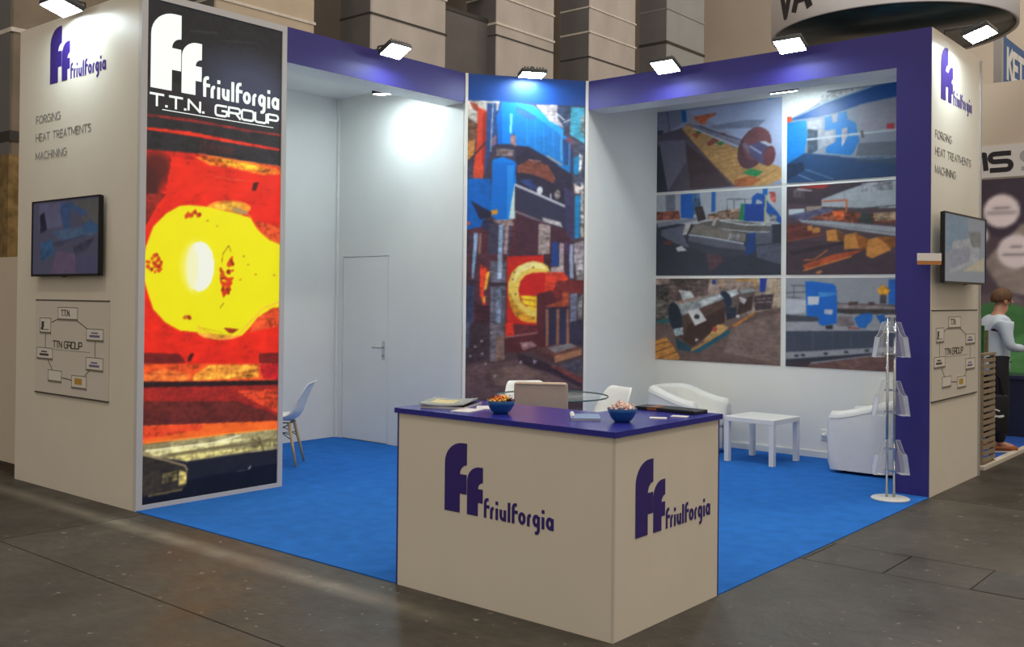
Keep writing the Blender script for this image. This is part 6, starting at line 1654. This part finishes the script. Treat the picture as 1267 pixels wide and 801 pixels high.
# ------------------------------------------------------------------ person
def skin_mesh(name, verts, edges, radii, m, parent, root=0, levels=2):
    me = bpy.data.meshes.new(name); me.from_pydata(verts, edges, [])
    o = bpy.data.objects.new(name, me); COL.objects.link(o)
    md = o.modifiers.new('skin', 'SKIN'); md.use_smooth_shade = True
    for i, r in enumerate(radii):
        sv = me.skin_vertices[0].data[i]
        sv.radius = (r, r) if not isinstance(r, tuple) else r
        sv.use_root = (i == root)
    s = o.modifiers.new('sub', 'SUBSURF'); s.levels = levels; s.render_levels = levels
    bpy.context.view_layer.update()
    dg = bpy.context.evaluated_depsgraph_get()
    nm = bpy.data.meshes.new_from_object(o.evaluated_get(dg))
    bpy.data.objects.remove(o)
    nm.materials.clear(); nm.materials.append(m)
    for p in nm.polygons: p.use_smooth = True
    n = bpy.data.objects.new(name, nm); COL.objects.link(n)
    n.parent = parent
    return n
# local axes: +x where the person faces, +y to the person's left, z up
ps = thing('person', 'person in a pale blue shirt and dark trousers reading papers, beyond the right tower', 'person')
SKIN = mat('skin', rgb(196, 146, 122), .5, grain=.03, scale=20)
SHIRT = mat('pale_blue_shirt', rgb(196, 210, 228), .7, grain=.05, scale=6, bump=.2)
TROUS = mat('dark_trousers', rgb(30, 30, 36), .8)
SHOE = mat('brown_leather_shoe', rgb(150, 84, 46), .4)
HAIR = mat('brown_hair', rgb(96, 66, 44), .6, grain=.25, scale=40, stretch=(1, 1, .3))
bv = [(0, 0, .98), (0, 0, 1.12), (.0, 0, 1.30), (.01, 0, 1.42), (.03, 0, 1.50), (.06, 0, 1.57), (.085, 0, 1.66), (.075, 0, 1.735),
      (0, .10, .92), (.02, .11, .50), (-.01, .11, .10), (0, -.10, .92), (.03, -.11, .50), (0, -.11, .10),
      (.01, .18, 1.40), (.03, .235, 1.14), (.24, .16, 1.10), (.01, -.18, 1.40), (.05, -.235, 1.14), (.27, -.15, 1.12),
      (.145, 0, 1.635), (.11, 0, 1.575), (.15, .11, .045), (.16, -.11, .045)]
be = [(0, 1), (1, 2), (2, 3), (3, 4), (4, 5), (5, 6), (6, 7), (0, 8), (8, 9), (9, 10), (0, 11), (11, 12), (12, 13), (3, 14), (14, 15), (15, 16), (3, 17), (17, 18), (18, 19), (6, 20), (5, 21), (10, 22), (13, 23)]
br = [(.10, .08), (.10, .08), (.11, .085), (.085, .07), .055, .06, (.085, .092), (.06, .066), .065, .05, .038, .065, .05, .038, .045, .038, .030, .045, .038, .030, .045, .04, .035, .035]
body = skin_mesh('body', bv, be, br, SKIN, ps)
# face: nose, ears, eyes, brow, mouth
part(MB().ball((.178, 0, 1.635), .02, .012, .022).build, 'x', SKIN, ps) if False else None
fc = part(MB().add([(.165, -.013, 1.655), (.165, .013, 1.655), (.198, 0, 1.622), (.165, -.016, 1.612), (.165, .016, 1.612), (.168, 0, 1.675)], [(0, 2, 5), (1, 5, 2), (0, 3, 2), (1, 2, 4), (3, 4, 2)]), 'nose', SKIN, ps)
for s in (-1, 1):
    part(MB().ball((.07, s * .088, 1.635), .022, .010, .034), 'ear', SKIN, ps)
    part(MB().ball((.152, s * .034, 1.662), .011, .011, .009), 'eye', mat('eye', rgb(60, 50, 44), .2), ps)
part(MB().ball((.160, 0, 1.592), .010, .024, .006), 'mouth', mat('lips', rgb(160, 96, 86), .5), ps)
# hair: cap over the crown and nape
rows = []
for i in range(9):
    p = math.pi * (.02 + .62 * i / 8)
    row = []
    for k in range(17):
        a = 2 * math.pi * k / 16
        front = max(0.0, math.cos(a)); q = p * (1 - .42 * front ** 2)
        wob = 1 + .035 * math.sin(a * 5 + i) + .02 * math.sin(a * 11)
        row.append(Vector((.066 + .116 * wob * math.sin(q) * math.cos(a), .100 * wob * math.sin(q) * math.sin(a), 1.668 + .112 * wob * math.cos(q))))
    rows.append(row)
hr = part(MB().grid(rows), 'hair', HAIR, ps, True)
hr.modifiers.new('t', 'SOLIDIFY').thickness = .012
# clothes
sv_ = [(0, 0, .80), (0, 0, 1.12), (0, 0, 1.30), (.01, 0, 1.42), (.03, 0, 1.50), (.01, .185, 1.41), (.03, .24, 1.14), (.20, .175, 1.105), (.01, -.185, 1.41), (.05, -.24, 1.14), (.23, -.165, 1.125)]
skin_mesh('shirt', sv_, [(0, 1), (1, 2), (2, 3), (3, 4), (3, 5), (5, 6), (6, 7), (3, 8), (8, 9), (9, 10)], [(.165, .135), (.165, .13), (.175, .13), (.15, .115), .075, .075, .058, .045, .07, .058, .045], SHIRT, ps)
tv_ = [(0, 0, 1.14), (0, .095, .90), (.02, .11, .50), (-.01, .11, .09), (0, -.095, .90), (.03, -.11, .50), (0, -.11, .09)]
skin_mesh('trousers', tv_, [(0, 1), (1, 2), (2, 3), (0, 4), (4, 5), (5, 6)], [(.155, .12), .105, .08, .062, .105, .08, .062], TROUS, ps)
for s in (-1, 1):
    sh_ = part(MB().rbox(-.085, .19, s * .11 - .046, s * .11 + .046, .018, .075, .025, seg=3), 'shoe', SHOE, ps)
    sl = part(MB().rbox(-.09, .195, s * .11 - .048, s * .11 + .048, 0, .02, .006), 'sole', mat('pale_sole', rgb(220, 214, 204), .6), ps); sl.parent = sh_
# hands with five fingers each, closed on the papers
for s, hx, hz in ((1, .24, 1.10), (-1, .27, 1.12)):
    y0 = s * .155
    hv = [(hx, y0, hz), (hx + .05, y0 * .93, hz + .01), (hx + .085, y0 * .9, hz + .012)]
    hedge = [(0, 1), (1, 2)]; hrad = [.026, (.03, .017), (.036, .014)]
    hd = skin_mesh('hand', hv, hedge, hrad, SKIN, ps, levels=1)
    for k, (dy, ln) in enumerate(((-.027, .062), (-.009, .072), (.009, .068), (.026, .052))):
        b0 = Vector((hx + .085, y0 * .9 + dy, hz + .012))
        fgr = skin_mesh('finger', [tuple(b0), tuple(b0 + Vector((ln * .5, 0, .008))), tuple(b0 + Vector((ln * .85, 0, -.008))), tuple(b0 + Vector((ln, 0, -.022)))], [(0, 1), (1, 2), (2, 3)], [.0095, .009, .008, .007], SKIN, hd, levels=1)
    b0 = Vector((hx + .045, y0 * .93 - s * .026, hz + .012))
    skin_mesh('thumb', [tuple(b0), tuple(b0 + Vector((.03, -s * .014, .018))), tuple(b0 + Vector((.058, -s * .012, .024)))], [(0, 1), (1, 2)], [.011, .010, .008], SKIN, hd, levels=1)
placed(ps, (-.29, 7.83, .006), math.radians(38))
pp = thing('papers', 'white papers held by the person beyond the right tower', 'papers')
part(MB().box(.31, .47, -.13, .13, 1.10, 1.106, lambda a, b, c: Vector((a, b, c + (a - .31) * .6))), 'sheet', LEAF, pp)
part(MB().box(.32, .46, -.11, .11, 1.1065, 1.109, lambda a, b, c: Vector((a, b, c + (a - .31) * .6))), 'sheet', mat('printed_sheet', rgb(222, 196, 140), .5), pp)
placed(pp, (-.29, 7.83, .006), math.radians(38))
bgb = thing('tote_bag', 'black tote bag with white swoosh hanging beside the slatted rack', 'bag', (-.16, 7.45, .25))
fb = frame((-.30, 7.36, .25), (math.cos(YAW), math.sin(YAW), 0))
MB().rbox(0, .27, 0, .40, -.045, .045, .02, fb).build('bag_body', mat('black_fabric', rgb(24, 24, 28), .8), bgb)
WPRINT = mat('white_bag_print', rgb(220, 220, 220), .5)
strokes(MB(), [arc(.10, .22, .07, .03, 160, 20, 6), [(.08, .17), (.2, .185)], arc(.17, .2, .05, .03, 200, 330, 5)], .014, lambda a, b, c=0.0: fb(a, b, c + .045)).build('emblem', WPRINT, bgb)
for d in (-.03, .03):
    MB().tube([fb(.06, .38, d), fb(.08, .56, d * .5), fb(.135, .64, 0), fb(.19, .56, d * .5), fb(.21, .38, d)], .008, 6).build('handle', mat('black_fabric', rgb(24, 24, 28), .8), bgb)

# ------------------------------------------------------------------ low partition on the far left
lp = thing('low_partition', 'low beige partition panel standing left of the left tower', 'partition', (-7.5, .2, 0))
MB().box(-9.8, -6.33, .15, .19, .07, 1.955).build('panel', mat('beige_partition', rgb(204, 192, 174), .5, grain=.02, scale=2), lp)
for x in (-9.6, -8.0, -6.5): MB().box(x, x + .06, .1, .3, 0, .075).build('foot', BLACK, lp)
